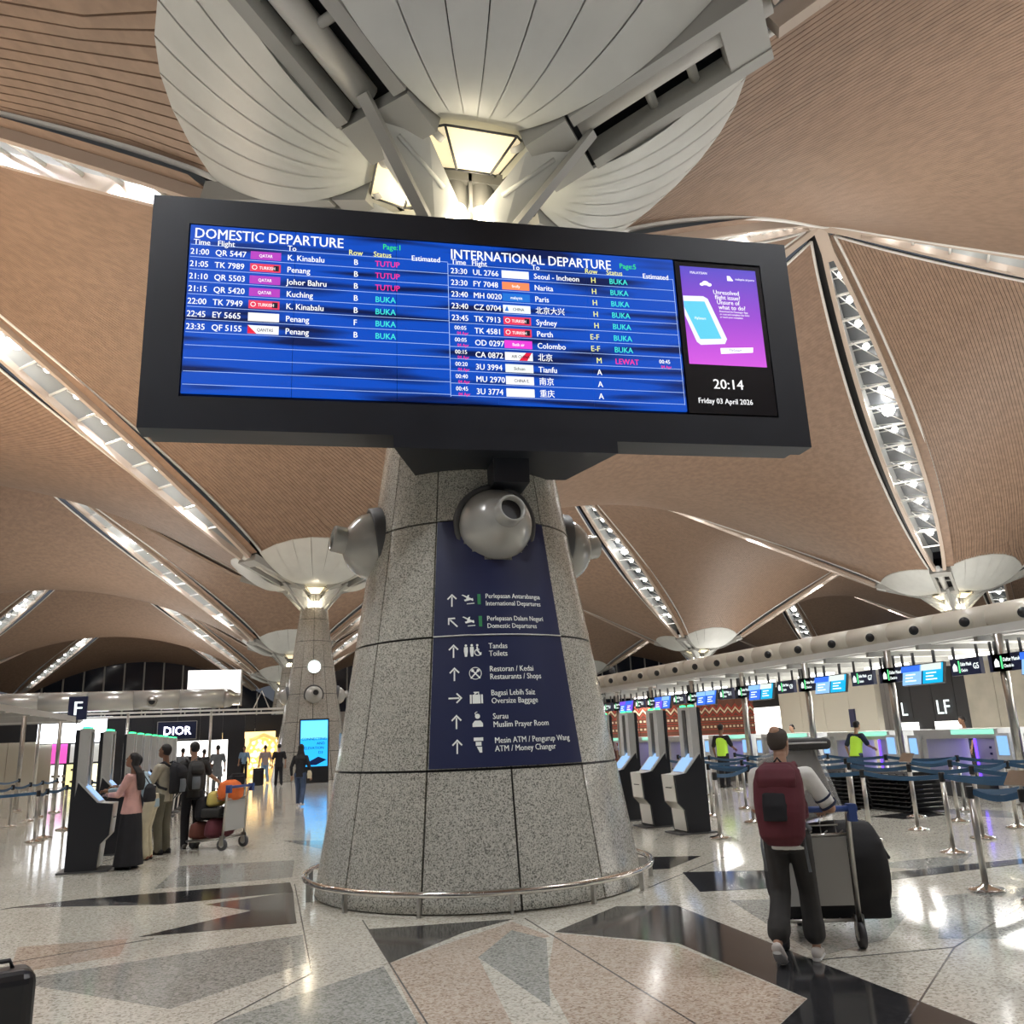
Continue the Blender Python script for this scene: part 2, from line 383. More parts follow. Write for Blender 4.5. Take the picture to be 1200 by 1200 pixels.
# ------------------------------------------------------------------ granite columns
def rc(z): return 1.95-.17*z+.0029*z*z
ROWS = [0, 1.36, 2.79, 4.17, 5.5, 6.85, 8.0, 8.6]
A0 = -91.5
def gpanel(a, z0, z1, r_off=0, n=5, gap=.35, nz=2, d=.05):
    mb = MB(); a0, a1 = R(a+gap), R(a+30-gap); z0 += .012; z1 -= .012; vs = []; fs = []
    for q in range(nz+1):
        z = z0+(z1-z0)*q/nz
        for k in range(n+1):
            t = a0+(a1-a0)*k/n; vs.append(((rc(z)+r_off)*cos(t), (rc(z)+r_off)*sin(t), z))
    nn = n+1
    for q in range(nz):
        for k in range(n): fs.append((q*nn+k, q*nn+k+1, (q+1)*nn+k+1, (q+1)*nn+k))
    mb.smooth = True; mb.add(vs, fs); mb.smooth = False
    # returns into the joint
    def ring(i): x, y, z = vs[i]; l = sqrt(x*x+y*y); return (x*(l-d)/l, y*(l-d)/l, z)
    edge = list(range(nn))+[q*nn+n for q in range(1, nz+1)]+[nz*nn+k for k in range(n-1, -1, -1)]+[q*nn for q in range(nz-1, 0, -1)]
    ev = [vs[i] for i in edge]; iv = [ring(i) for i in edge]; L = len(edge)
    mb.add(ev+iv, [(i, i+L, (i+1) % L+L, (i+1) % L) for i in range(L)]); return mb
PANELS = [[gpanel(A0+30*k, ROWS[q], ROWS[q+1]).mesh('granite_panel', GR) for k in range(12)] for q in range(7)]
PANELS2 = [[gpanel(A0+30*k, ROWS[q], ROWS[q+1], gap=.6).mesh('granite_panel', GR2) for k in range(12)] for q in range(7)]
def nozzle_mesh(r0):
    """air jet: ball in a round collar with an open tube, axis along +x, centre on origin"""
    mb = MB(); T = Matrix.Rotation(pi/2, 4, 'Y')
    mb.k = 0; mb.lathe([(.50, -.25), (.50, -.02), (.47, .0), (.44, -.02), (.43, -.25)], 32, T)
    mb.k = 1; mb.lathe([(.445*cos(t), -.05+.43*sin(t)) for t in [k*pi/2/12 for k in range(12)]]+[(.001, .38)], 32, T)
    return mb
def pipe_mesh():
    mb = MB(); T = Matrix.Rotation(R(8), 4, 'Z') @ Matrix.Rotation(R(72), 4, 'Y')
    mb.k = 0; mb.lathe([(.17, .2), (.17, .50), (.155, .52), (.135, .50), (.135, .40)], 24, T); mb.k = 1; mb.lathe([(.135, .43), (.0001, .43)], 24, T); return mb
NZB = nozzle_mesh(0).mesh('air_nozzle', [DGRY, GUN]); NZP = pipe_mesh().mesh('nozzle_tube', [GUN, BLK])
def add_nozzle(parent, az, z):
    r = rc(z)+.0; M = Matrix.Rotation(az, 4, 'Z') @ Matrix.Translation((r, 0, z)) @ Matrix.Rotation(R(8), 4, 'Y')
    o = obj('air_nozzle', NZB, parent); o.matrix_local = M; q = obj('nozzle_tube', NZP, o); return o
PR0, PR1 = 1.3, 4.3
def pz(r, t=None):
    if t is None: return 9.72+(r-1.3)*.53
    x, y = abs(r*cos(t))/(SX/2), abs(r*sin(t))/(SY/2); u, v = (x+y)/2, abs(x-y)/2 if False else (x-y)/2
    zs = H0+(H1-H0)*(x if x > y else y) if False else H0+(H1-H0)*(max(x, y)-2*(x+y)/2*abs(x-y)/2)
    f = (r-PR0)/(PR1-PR0); return 9.72*(1-f)+(zs-.05)*f
def petal_panel(q, k, n=7):
    """sector between two arms (strips of half width .62 beside the diagonals); q = side 0 +x,1 +y,2 -x,3 -y"""
    a_mid = q*pi/2; h = AZ if q % 2 == 0 else pi/2-AZ
    def lim(r): return h-math.asin(min(.95, .6/r))
    mb = MB(); vs = []; fs = []; m_ = 12; mb.smooth = True
    for i in range(m_+1):
        f = i/m_
        for kk in (k/n, (k+1)/n):
            s = 2*kk-1; rr = PR0+(PR1-PR0)*f
            g = s*.988 if True else s
            t = a_mid+lim(max(rr, 1.0))*s + (.003 if kk == k/n else -.003)
            vs.append((rr*cos(t), rr*sin(t), pz(rr, t)))
    for i in range(m_): fs.append((2*i, 2*i+2, 2*i+3, 2*i+1))
    nv = len(vs); mb.add(vs, fs); mb.smooth = False; mb.add([(x, y, z+.06) for x, y, z in vs], [tuple(reversed(f)) for f in fs]+[])
    mb.add([vs[-2], vs[-1], (vs[-1][0], vs[-1][1], vs[-1][2]+.35), (vs[-2][0], vs[-2][1], vs[-2][2]+.35)], [(0, 1, 2, 3)])
    return mb
PETALS = [petal_panel(q, k).mesh('canopy_petal', PET) for q in range(4) for k in range(7)]
PETJ = joined(PETALS, 'canopy_petals')
def fan_back():
    mb = MB(); mb.lathe([(PR0-.1, pz(PR0)+.25), (PR1-.3, pz(PR1)+.22)], 40); return mb
FANB = fan_back().mesh('canopy_back', BLK)
def rot(az): return Matrix.Rotation(az, 4, 'Z')
def arm_meshes():
    P = {}
    def za(r): return 9.6+(r-1.25)*(10.60-9.6)/(4.3-1.25)
    mb = MB()
    for sg in (-1, 1):
        mb.beam((1.9, sg*.5, za(1.9)), (4.5, sg*.5, za(4.5)), .2, .34)
    mb.beam((1.25, 0, za(1.25)), (1.85, 0, za(1.85)), 1.15, .3); mb.beam((3.95, 0, za(3.95)), (4.5, 0, za(4.5)), 1.0, .3)
    for r in (2.9, 3.5): mb.tube([(r, -.45, za(r)+.1), (r, .45, za(r)+.1)], .07, 8)
    P['roof_arm'] = mb.mesh('roof_arm', GRY)
    P['cable_duct'] = MB().tube([(1.9, -.12, za(1.9)+.12), (4.6, -.12, za(4.6)+.12)], .19, 12).mesh('cable_duct', LGRY)
    mb = MB(); mb.add([(1.6, -.6, za(1.6)+.3), (4.6, -.6, za(4.6)+.3), (4.6, .6, za(4.6)+.3), (1.6, .6, za(1.6)+.3)], [(0, 1, 2, 3)]); P['slot_lining'] = mb.mesh('slot_lining', BLK)
    mb = MB(); mb.prism([(.42, 8.55), (.72, 8.55), (2.05, za(2.05)-.1), (1.2, za(1.2)-.05), (.42, 9.4)], -.035, .035, 'y'); P['gusset_plate'] = mb.mesh('gusset_plate', PET)
    mb = MB(); mb.beam((.70, 0, 8.5), (2.1, 0, za(2.1)-.08), .17, .08); P['strut'] = mb.mesh('strut', GRY)
    mb = MB()
    for sg in (-1, 1):
        mb.add([(.68, sg*.04, 8.6), (1.75, sg*.06, za(1.75)-.2), (1.25, sg*.42, za(1.25)-.1), (.5, sg*.34, 8.9), (.62, sg*.16, 8.58)], [(0, 1, 2, 3), (0, 3, 4)])
        mb.tube([(1.55, sg*.13, za(1.55)-.24), (.8, sg*.30, 9.02)], .035, 8)
    P['wing_plate'] = mb.mesh('wing_plate', PET)
    mb = MB()
    for sg in (-1, 1):
        T = Matrix.Translation((1.12, sg*.46, 9.6)) @ Matrix.Rotation(sg*R(-60), 4, 'X') @ Matrix.Rotation(R(180), 4, 'X')
        mb.k = 0; mb.lathe([(.11, -.05), (.11, .05), (.085, .06), (.08, .02)], 20, T); mb.k = 1; mb.lathe([(.08, .03), (.001, .03)], 20, T)
    P['disc_speaker'] = mb.mesh('disc_speaker', [LGRY, DGRY])
    return P
ARM = arm_meshes()
def glass_meshes():
    out = []
    F = [[(-.42, -.52, 9.5), (-.24, -.8, 9.3), (-.5, -1.28, 9.6), (-.72, -.92, 9.78)], [(-.24, -.8, 9.3), (.24, -.8, 9.3), (.5, -1.28, 9.6), (-.5, -1.28, 9.6)], [(.24, -.8, 9.3), (.42, -.52, 9.5), (.72, -.92, 9.78), (.5, -1.28, 9.6)]]
    for f in F: out.append(MB().add(f, [(0, 1, 2, 3)]).mesh('glass_panel', E_PAN))
    mb = MB()
    for f in F:
        for i in range(4): mb.tube([V(f[i])+V((0, 0, -.005)), V(f[(i+1) % 4])+V((0, 0, -.005))], .018, 5)
    return out, mb.mesh('glazing_bar', DGRY)
GLP, GLB = glass_meshes()
def core_meshes():
    mb = MB(); lm = MB()
    for q in range(4):
        T = rot(q*pi/2)
        for sx in (-.2, .2):
            mb.lathe([(.17, 8.5), (.17, 9.5)], 16, T @ Matrix.Translation((sx, -.42, 0)))
            lm.lathe([(.182, 8.56), (.182, 8.86), (.165, 8.93), (.12, 8.99), (.05, 9.02), (.001, 9.025)], 16, T @ Matrix.Translation((sx, -.425, 0)))  # glowing sleeve paints the lamplight on the foot of each grey cylinder
        mb.box((0, -.56, 9.0), (.05, .08, 1.0), T=T); mb.box((0, -.5, 9.38), (.95, .2, .18), T=T)
    mb.lathe([(.5, 8.5), (.5, 9.6)], 24); mb.lathe([(.72, 8.6), (.45, 8.6)], 36)
    fr = MB(); fr.lathe([(.45, 9.45), (.9, 9.85), (1.35, 9.9)], 32)
    return mb.mesh('core_shaft', mat('core_grey', (.2, .2, .19), .45)), lm.mesh('lamplit_dome', E_LAMPLIT), fr.mesh('core_soffit', PET)
CORE, LDOME, SOF = core_meshes()
def column(x, y, label, detail, nozzles=(270, 0, 90, 180), lower=0, PS=None):
    c = thing('granite_column', label, 'column', (x, y, 0), 0, None); c['kind'] = 'thing'
    if detail:
        MB().lathe([(rc(z)-.045, z) for z in (0, 2, 4, 6, 8, 8.6)], 48).build('column_core', BLK, c)
        for row in PS: 
            for me in row: obj('granite_panel', me, c)
    else:
        obj('granite_cladding', PJ, c)['kind'] = 'stuff'; obj('column_core', CJ, c)
    for a in nozzles: add_nozzle(c, R(a), 4.1)
    obj('core_shaft', CORE, c); obj('lamplit_dome', LDOME, c); obj('core_soffit', SOF, c); obj('canopy_back', FANB, c)
    if detail == 2:
        for me in PETALS: obj('canopy_petal', me, c)
    else: obj('canopy_petals', PETJ, c)['kind'] = 'stuff'
    for q in range(4):
        for k, me in ARM.items():
            obj(k, me, c).matrix_local = rot(AZS[q])
        if detail:
            for me in GLP: obj('glass_panel', me, c).matrix_local = rot(q*pi/2)
        else: obj('glass_panel', GLJ, c).matrix_local = rot(q*pi/2)
        obj('glazing_bar', GLB, c).matrix_local = rot(q*pi/2)
    return c
PJ = joined([me for row in PANELS2 for me in row], 'granite_cladding'); CJ = MB().lathe([(rc(z)-.045, z) for z in (0, 2, 4, 6, 8, 8.6)], 24).mesh('column_core', BLK); GLJ = joined(GLP, 'glass_panel')
C0 = column(0, 0, 'huge grey granite cone column in the centre, carrying the departure board', 2, PS=PANELS)
cA = column(0, SY, 'granite cone column behind the blue screen, with a round clock', 1, PS=PANELS2)
column(0, 2*SY, 'second granite column behind the clock column, partly hidden by it', 0)
column(0, 3*SY, 'third granite column behind the clock column, mostly hidden', 0)
column(SX, SY, 'granite column with white petals above the far right check-in canopy', 0)
column(SX, 2*SY, 'granite column with small white petals above the canopy, right of centre', 0)
column(SX, 3*SY, 'farthest granite column on the right, behind the check-in canopy', 0)
column(2*SX, SY, 'granite column beyond the right edge truss', 0)
column(-SX, 3*SY, 'far granite column near the left edge, behind the letter F sign', 0)
for z in (5.5,):
    mb = MB(); T = Matrix.Translation((0, -rc(z)-.05, z)) @ Matrix.Rotation(pi/2, 4, 'X')
    k = MB(); k.lathe([(.36, -.06), (.36, .1), (.33, .12), (.31, .1)], 28, T); q = k.build('clock_rim', STL, cA)
    MB().lathe([(.32, .09), (.001, .09)], 28, T).build('clock_face', mat('clock_face', (1, 1, 1), .5, emit=(.85, 1, 1), es=2.5), q)
# uplights at the column heads
for (x, y) in ((0, 0), (0, SY), (SX, SY)):
    for q in range(4):
        a = q*pi/2+0*pi; point((x+.85*cos(a), y+.85*sin(a), 8.95), 14, (1, .85, .6), .08)
# guard rail
g = thing('guard_rail', 'low polished steel ring rail around the foot of the central column', 'railing')
MB().tube([(2.06*cos(2*pi*k/96), 2.06*sin(2*pi*k/96), .21) for k in range(96)], .033, 10, closed=True).build('rail', CHR, g)
for k in range(14):
    a = 2*pi*(k+.3)/14; MB().box((2.05*cos(a), 2.05*sin(a), .105), (.05, .03, .21), a).build('post', STL, g)
# ------------------------------------------------------------------ wayfinding sign on the column
sg = thing('wayfinding_sign', 'curved navy direction sign on the central column, white arrows and icons', 'sign', (0, 0, 0))
def cw(az, z, d=.02): return (( rc(z)+d)*cos(R(az)), (rc(z)+d)*sin(R(az)), z)
def sgrid(z0, z1, n=30, m_=14, d=.018):
    vs = [cw(-120.7+(58.9)*k/n, z0+(z1-z0)*q/m_, d) for q in range(m_+1) for k in range(n+1)]
    fs = []
    for q in range(m_):
        for k in range(n):
            p = V(vs[q*(n+1)+k]); c = V((0, -rc(4.1), 4.1))
            if all((V(vs[i])-c).length < .47 for i in (q*(n+1)+k, q*(n+1)+k+1, (q+1)*(n+1)+k, (q+1)*(n+1)+k+1)): continue
            fs.append((q*(n+1)+k, q*(n+1)+k+1, (q+1)*(n+1)+k+1, (q+1)*(n+1)+k))
    mb = MB(); mb.smooth = True; mb.add(vs, fs); return mb
sgrid(1.38, 2.782).build('sign_panel', NAV, sg); sgrid(2.80, 4.16).build('sign_panel', NAV, sg)
TX = mat('sign_white', (.82, .85, .82), .5, emit=(.8, .85, .8), es=.12)
tm = MB(); ic = MB()
def sf(az, z, d=.024):      # local metre frame on the cone
    return lambda u, v: cw(az+math.degrees(u/rc(z)), z+v, d)
LN = [(-97.8, 3.165, 'Perlepasan Antarabangsa', 'International Departures'), (-97.6, 2.905, 'Perlepasan Dalam Negeri', 'Domestic Departures'),
      (-97.5, 2.59, 'Tandas', 'Toilets'), (-97.6, 2.335, 'Restoran / Kedai', 'Restaurants / Shops'), (-97.5, 2.075, 'Bagasi Lebih Saiz', 'Oversize Baggage'),
      (-97.3, 1.825, 'Surau', 'Muslim Prayer Room'), (-97.1, 1.575, 'Mesin ATM / Pengurup Wang', 'ATM / Money Changer')]
for i, (a, z, t1, t2) in enumerate(LN):
    s = .087 if i > 1 else .078
    text_mesh(tm, t1, s, sf(a, z+.045), xs=.86, off=.03); text_mesh(tm, t2, s, sf(a, z-.04), xs=.86, off=.02)
stuff(tm.build('lettering', TX, sg))
def poly(mb, f, pts): mb.add([f(*q) for q in pts], [tuple(range(len(pts)))])
def arrow(mb, f, deg, s=.075):
    c, n = cos(R(deg)), sin(R(deg))
    for P in ([(-.11, -1), (.11, -1), (.11, .55), (-.11, .55)], [(0, 1), (-.75, .25), (-.6, .08), (0, .68)], [(0, 1), (0, .68), (.6, .08), (.75, .25)]):
        poly(mb, f, [((x*c-y*n)*s, (x*n+y*c)*s) for x, y in P])
def disc(mb, f, x, y, r, n=14): poly(mb, f, [(x+r*cos(2*pi*k/n), y+r*sin(2*pi*k/n)) for k in range(n)])
for i, (a, z) in enumerate([(-112.7, 3.2), (-112.3, 2.945), (-111.9, 2.62), (-111.5, 2.365), (-111.1, 2.105), (-110.7, 1.855), (-110.4, 1.6)]):
    arrow(ic, sf(a, z), [0, 45, 0, 0, -90, 0, 0][i])
for a, z in ((-105.7, 3.2), (-105.5, 2.945)):
    f = sf(a, z)
    poly(ic, f, [(-.07, .055), (-.05, .06), (.065, .0), (.06, -.02)]); poly(ic, f, [(-.02, .0), (.0, .05), (.02, .055), (.01, .0)]); poly(ic, f, [(-.04, .0), (-.03, -.02), (.06, .0), (.06, .015)]); poly(ic, f, [(-.01, -.055), (.075, -.05), (.075, -.04), (-.01, -.045)])
f = sf(-103.6, 2.62)
for x in (-.085, -.02):
    disc(ic, f, x, .055, .014); poly(ic, f, [(x-.02, .038), (x+.02, .038), (x+.022, -.01), (x+.012, -.07), (x-.012, -.07), (x-.022, -.01)])
disc(ic, f, .04, .055, .013); poly(ic, f, [(.03, .04), (.045, .04), (.05, .0), (.085, -.05), (.07, -.06), (.04, -.015), (.03, -.01)])
for k in range(12):
    a = R(60+k*25); poly(ic, f, [(.045+.04*cos(a), -.025+.04*sin(a)), (.045+.04*cos(a+.45), -.025+.04*sin(a+.45)), (.045+.03*cos(a+.45), -.025+.03*sin(a+.45)), (.045+.03*cos(a), -.025+.03*sin(a))])
f = sf(-103.2, 2.365)
for k in range(24):
    a = 2*pi*k/24; b2 = 2*pi*(k+1)/24; poly(ic, f, [(.068*cos(a), .068*sin(a)), (.068*cos(b2), .068*sin(b2)), (.06*cos(b2), .06*sin(b2)), (.06*cos(a), .06*sin(a))])
for s in (-1, 1):
    poly(ic, f, [(s*.045, -.06), (s*.057, -.05), (-s*.02, .03), (-s*.03, .02)]); disc(ic, f, -s*.03, .03, .017, 8)
f = sf(-103.1, 2.1); 
for x0, x1 in ((-.07, -.05), (-.042, .042), (.05, .07)): poly(ic, f, [(x0, -.06), (x1, -.06), (x1, .035), (x0, .035)])
poly(ic, f, [(-.03, .035), (-.02, .035), (-.02, .055), (.02, .055), (.02, .035), (.03, .035), (.03, .065), (-.03, .065)][0:4]); poly(ic, f, [(-.03, .055), (.03, .055), (.03, .065), (-.03, .065)]); poly(ic, f, [(.02, .035), (.03, .035), (.03, .06), (.02, .06)])
f = sf(-102.9, 1.86); disc(ic, f, 0, .045, .027); poly(ic, f, [(-.055, -.065), (.055, -.065), (.055, -.03), (.03, .0), (-.03, .0), (-.055, -.03)])
for k in range(6):
    a = R(90+k*30); poly(ic, f, [(.03*cos(a)-.0, .075+.02*sin(a)), (.03*cos(a+.5), .075+.02*sin(a+.5)), (.02*cos(a+.5), .075+.012*sin(a+.5)), (.02*cos(a), .075+.012*sin(a))])
f = sf(-102.8, 1.6); poly(ic, f, [(-.05, .05), (.05, .05), (.05, .085), (-.05, .085)]); poly(ic, f, [(-.03, .0), (.03, .0), (.03, .04), (-.03, .04)]); poly(ic, f, [(-.02, -.01), (.035, -.01), (.035, -.07), (.01, -.07)])
stuff(ic.build('pictogram', TX, sg))
gm = MB()
for a, z in ((-100.5, 3.2), (-100.3, 2.945)): poly(gm, sf(a, z), [(-.02, -.06), (.016, -.06), (.016, .06), (-.02, .06)])
stuff(gm.build('green_bar', mat('sign_green', (.05, .3, .12), .5), sg))
lm = MB(); lm.tube([cw(-120.7+58.9*k/30, 2.791, .025) for k in range(31)], .008, 5); lm.build('divider_strip', WHT, sg)
# ------------------------------------------------------------------ departure board
BY = R(-4.8); bd = thing('departure_board', 'wide black flight departure board with blue screens, hung on the central column', 'display board', (-.025, -1.73, 6.445), BY)
def bm_(u, v, d=.0): return (u, -d, v)
U0, U1, V0, V1 = -3.56, 3.55, -1.04, 1.09
mb = MB()
for (a, b2, c, d) in ((-3.965, U0, -1.42, 1.43), (U1, 3.945, -1.42, 1.43)): mb.box(((a+b2)/2, .1, (c+d)/2), (b2-a, .3, d-c))
for (c, d) in ((-1.42, V0), (V1, 1.43)): mb.box(((U0+U1)/2, .1, (c+d)/2), (U1-U0, .3, d-c))
mb.build('front_frame', BRD, bd)
mb = MB(); mb.box((-.01, .38, 0), (7.8, .3, 2.75)); mb.build('casing', BRD, bd)
MB().box((0, .03, 0), (7.15, .06, 2.16)).build('screen_bed', BLK, bd)
def screen_mat(name, c1, c2, es, sc):
    m = bpy.data.materials.new(name); m.use_nodes = True; nt = m.node_tree; N = nt.nodes.new; L = nt.links.new; b = nt.nodes['Principled BSDF']
    b.inputs['Base Color'].default_value = (0, 0, 0, 1); b.inputs['Roughness'].default_value = .3
    tc = N('ShaderNodeTexCoord'); mp = N('ShaderNodeMapping'); mp.inputs['Scale'].default_value = sc; n = N('ShaderNodeTexNoise'); n.inputs['Scale'].default_value = 1; n.inputs['Detail'].default_value = 1
    L(tc.outputs['Object'], mp.inputs[0]); L(mp.outputs[0], n.inputs['Vector']); cr = N('ShaderNodeValToRGB'); e = cr.color_ramp.elements; e[0].position = .36; e[0].color = (*c1, 1); e[1].position = .5; e[1].color = (*c2, 1)
    L(n.outputs['Fac'], cr.inputs[0]); L(cr.outputs[0], b.inputs['Emission Color']); b.inputs['Emission Strength'].default_value = es; return m
SB = screen_mat('screen_blue', (.002, .012, .09), (.004, .085, .60), .72, (.55, 1, 6.5))
cs = [-3.545, -2.372, -1.197, -.02, 1.155, 2.335]
for a, b2 in zip(cs, cs[1:]):
    for c, d in ((-1.0, .048), (.052, 1.075)):
        MB().box(((a+b2)/2, -.035, (c+d)/2), (b2-a-.006, .03, d-c)).build('screen_panel', SB, bd)
BSC = mat('screen_black', (.006, .007, .012), .25)
for c, d in ((-1.02, .34), (.345, 1.06)): MB().box((2.945, -.035, (c+d)/2), (1.18, .03, d-c)).build('screen_panel', BSC, bd)
def SF(u, v, d=.0575): return lambda a, b3: (u+a, -d, v+b3)
def rect(mb, u0, v0, u1, v1, d=.052): mb.add([(u0, -d, v0), (u1, -d, v0), (u1, -d, v1), (u0, -d, v1)], [(0, 1, 2, 3)])
ln = MB()
for k in range(12): rect(ln, -3.53, .82-.1565*k-.003, -.58, .82-.1565*k+.003); rect(ln, -.575, .793-.155*k-.003, 2.31, .793-.155*k+.003)
rect(ln, -.583, -.93, -.576, .81); rect(ln, 2.306, -.92, 2.312, .8)
stuff(ln.build('ruled_line', mat('screen_line', (0, 0, 0), .5, emit=(.45, .6, 1), es=.8), bd))
W, G_, P_, Cy, Ye = MB(), MB(), MB(), MB(), MB()
def tx(mb, s, u, v, size=.105, al='LEFT', xs=.88, off=.004): text_mesh(mb, s, size, SF(u, v-size*.36), al, xs, off)
def fit(mb, s, u, v, width, size):
    t = MB(); text_mesh(t, s, size, lambda a, b3: (a, 0, b3), off=.006); wd = max(q[0] for q in t.v); text_mesh(mb, s, size, SF(u, v), xs=width/wd, off=.006)
fit(W, 'DOMESTIC DEPARTURE', -3.50, .905, 1.68, .185); fit(W, 'INTERNATIONAL DEPARTURE', -.55, .87, 2.04, .185)
for t, u, v, mb in (('Time', -3.50, .855, W), ('Flight', -3.24, .855, W), ('To', -2.46, .855, W), ('Row', -1.76, .857, Ye), ('Status', -1.47, .857, Ye), ('Estimated', -1.02, .84, W), ('Page:1', -1.36, .965, G_), ('Time', -.54, .83, W), ('Flight', -.29, .83, W), ('To', .46, .83, W), ('Row', 1.14, .83, Ye), ('Status', 1.42, .83, Ye), ('Estimated', 1.90, .815, W), ('Page:5', 1.60, .935, G_)):
    tx(mb, t, u, v, .1)
DOM = [('21:00', 'QR 5447', 'K. Kinabalu', 'B', 'TUTUP', 'q'), ('21:05', 'TK 7989', 'Penang', 'B', 'TUTUP', 't'), ('21:10', 'QR 5503', 'Johor Bahru', 'B', 'TUTUP', 'q'), ('21:15', 'QR 5420', 'Kuching', 'B', 'BUKA', 'q'), ('22:00', 'TK 7949', 'K. Kinabalu', 'B', 'BUKA', 't'), ('22:45', 'EY 5665', 'Penang', 'F', 'BUKA', 'w'), ('23:35', 'QF 5155', 'Penang', 'B', 'BUKA', 'f')]
INT = [('23:30', 'UL 2766', 'Seoul - Incheon', 'H', 'BUKA', 's'), ('23:30', 'FY 7048', 'Narita', 'H', 'BUKA', 'o'), ('23:40', 'MH 0020', 'Paris', 'H', 'BUKA', 'm'), ('23:40', 'CZ 0704', '北京大兴', 'H', 'BUKA', 'c'), ('23:45', 'TK 7913', 'Sydney', 'H', 'BUKA', 't'), ('00:05', 'TK 4581', 'Perth', 'E-F', 'BUKA', 't'), ('00:05', 'OD 0297', 'Colombo', 'E-F', 'BUKA', 'p'), ('00:15', 'CA 0872', '北京', 'M', 'LEWAT', 'a'), ('00:20', '3U 3994', 'Tianfu', 'A', '', 'x'), ('00:40', 'MU 2970', '南京', 'A', '', 'e'), ('00:45', '3U 3774', '重庆', 'A', '', 'w')]
def em(n, h, s=.9): return mat('screen_'+n, (0, 0, 0), .5, emit=h, es=s)
LG = {'q': ('b03ab8', 'QATAR'), 't': ('e23a5a', 'TURKISH'), 'w': ('f4f2ec', ''), 'f': ('f2f2f4', 'QANTAS'), 's': ('eef2f6', ''), 'o': ('f08a5a', 'firefly'), 'm': ('1a6fd0', 'malaysia'), 'c': ('e8f0f6', 'CHINA'), 'p': ('e23ad0', 'Batik air'), 'a': ('f2f2f2', 'AIR CHINA'), 'x': ('e6ecea', 'Sichuan'), 'e': ('eef0f4', 'CHINA E.')}
tiles = {}; dk = MB()
def row(u0, T, k, v):
    t, f, to, r_, st, lg = T; late = t < '01'
    dx = u0+3.53
    if dx > 1: v -= .0
    if late: tx(W, t, u0+.03, v+.025, .075, off=.03); tx(P_, '04 Apr', u0+.06, v-.045, .055, off=.03)
    else: tx(W, t, u0, v)
    tx(W, f, u0+.27, v); 
    lu = u0+.66 if dx < 1 else u0+.63; wd = .34
    mb = MB(); rect(mb, lu, v-.052, lu+wd, v+.052, .053); mb.build('airline_tile', em('tile_'+lg, LG[lg][0]), bd)
    nm = LG[lg][1]
    tg = W if lg in 'qtomp' else dk
    if nm: text_mesh(tg, nm, .056, lambda a, b3: (lu+wd/2+(.02 if lg in 'fatce' else 0)+a, -.056, v-.022+b3), 'CENTER', .8, .03)
    if lg == 't':
        rect(dk, lu+.26, v-.035, lu+.32, v+.035, .0545); 
        for k2 in range(14):
            a = 2*pi*k2/14; W.add([(lu+.05+.03*cos(a), -.056, v+.03*sin(a)), (lu+.05+.03*cos(a+.45), -.056, v+.03*sin(a+.45)), (lu+.05+.022*cos(a+.45), -.056, v+.022*sin(a+.45)), (lu+.05+.022*cos(a), -.056, v+.022*sin(a))], [(0, 1, 2, 3)])
    if lg == 'f': redm.add([(lu, -.0545, v+.052), (lu+.10, -.0545, v-.052), (lu, -.0545, v-.052)], [(0, 1, 2)])
    if lg == 'a': redm.add([(lu+.17, -.0545, v-.052), (lu+.27, -.0545, v-.052), (lu+.33, -.0545, v+.052), (lu+.26, -.0545, v+.052)], [(0, 1, 2, 3)])
    if lg == 'c': redm.k = 1; redm.add([(lu+.02, -.0545, v-.03), (lu+.07, -.0545, v-.03), (lu+.05, -.0545, v+.04)], [(0, 1, 2)]); redm.k = 0
    tx(W, to, u0+1.07 if dx < 1 else u0+1.03, v)
    ru = u0+1.83 if dx < 1 else u0+1.76
    tx(Ye if len(r_) > 1 or r_ in 'HM' and dx > 1 else W, r_, ru-(.06 if len(r_) > 1 else 0), v)
    if st: tx({'TUTUP': P_, 'LEWAT': P_}.get(st, Cy), st, u0+2.08 if dx < 1 else u0+2.0, v)
    if st == 'LEWAT': tx(W, '00:45', 2.02, v+.025, .075); tx(P_, '04 Apr', 2.04, v-.045, .055)
redm = MB()
for k, T in enumerate(DOM): row(-3.53, T, k, .732-.1565*k)
for k, T in enumerate(INT): row(-.55 if k < 99 else 0, T, k, .707-.1555*k)
stuff(dk.build('tile_lettering', mat('screen_dark', (.01, .01, .05), .6), bd)); stuff(redm.build('tile_mark', [em('red', 'e0143c'), em('tile_m', '1a6fd0')], bd))
# advert and clock
am = bpy.data.materials.new('screen_advert'); am.use_nodes = True; nt = am.node_tree; N = nt.nodes.new; L = nt.links.new; bb = nt.nodes['Principled BSDF']; bb.inputs['Base Color'].default_value = (0, 0, 0, 1)
tc = N('ShaderNodeTexCoord'); sx_ = N('ShaderNodeSeparateXYZ'); mr = N('ShaderNodeMapRange'); mr.inputs[1].default_value = -.37; mr.inputs[2].default_value = 1.0; cr = N('ShaderNodeValToRGB')
L(tc.outputs['Object'], sx_.inputs[0]); L(sx_.outputs['Z'], mr.inputs[0]); L(mr.outputs[0], cr.inputs[0]); e = cr.color_ramp.elements; e[0].color = (*rgb('c850d2'), 1); e[1].color = (*rgb('4a3ab8'), 1); k = e.new(.5); k.color = (*rgb('8c3cc0'), 1)
L(cr.outputs[0], bb.inputs['Emission Color']); bb.inputs['Emission Strength'].default_value = .95
mb = MB(); rect(mb, 2.42, -.365, 3.47, 1.0, .0525); mb.build('advert', am, bd)
def rr_poly(mb, pts, d): mb.add([(u, -d, v) for u, v in pts], [tuple(range(len(pts)))])
ph = MB(); rr_poly(ph, [(2.425, .575), (2.70, .585), (2.76, .55), (2.965, .0), (2.93, -.07), (2.60, -.1), (2.55, -.06), (2.425, .30)], .0535); ph.build('advert_phone', em('phone', 'e8ecf6'), bd)
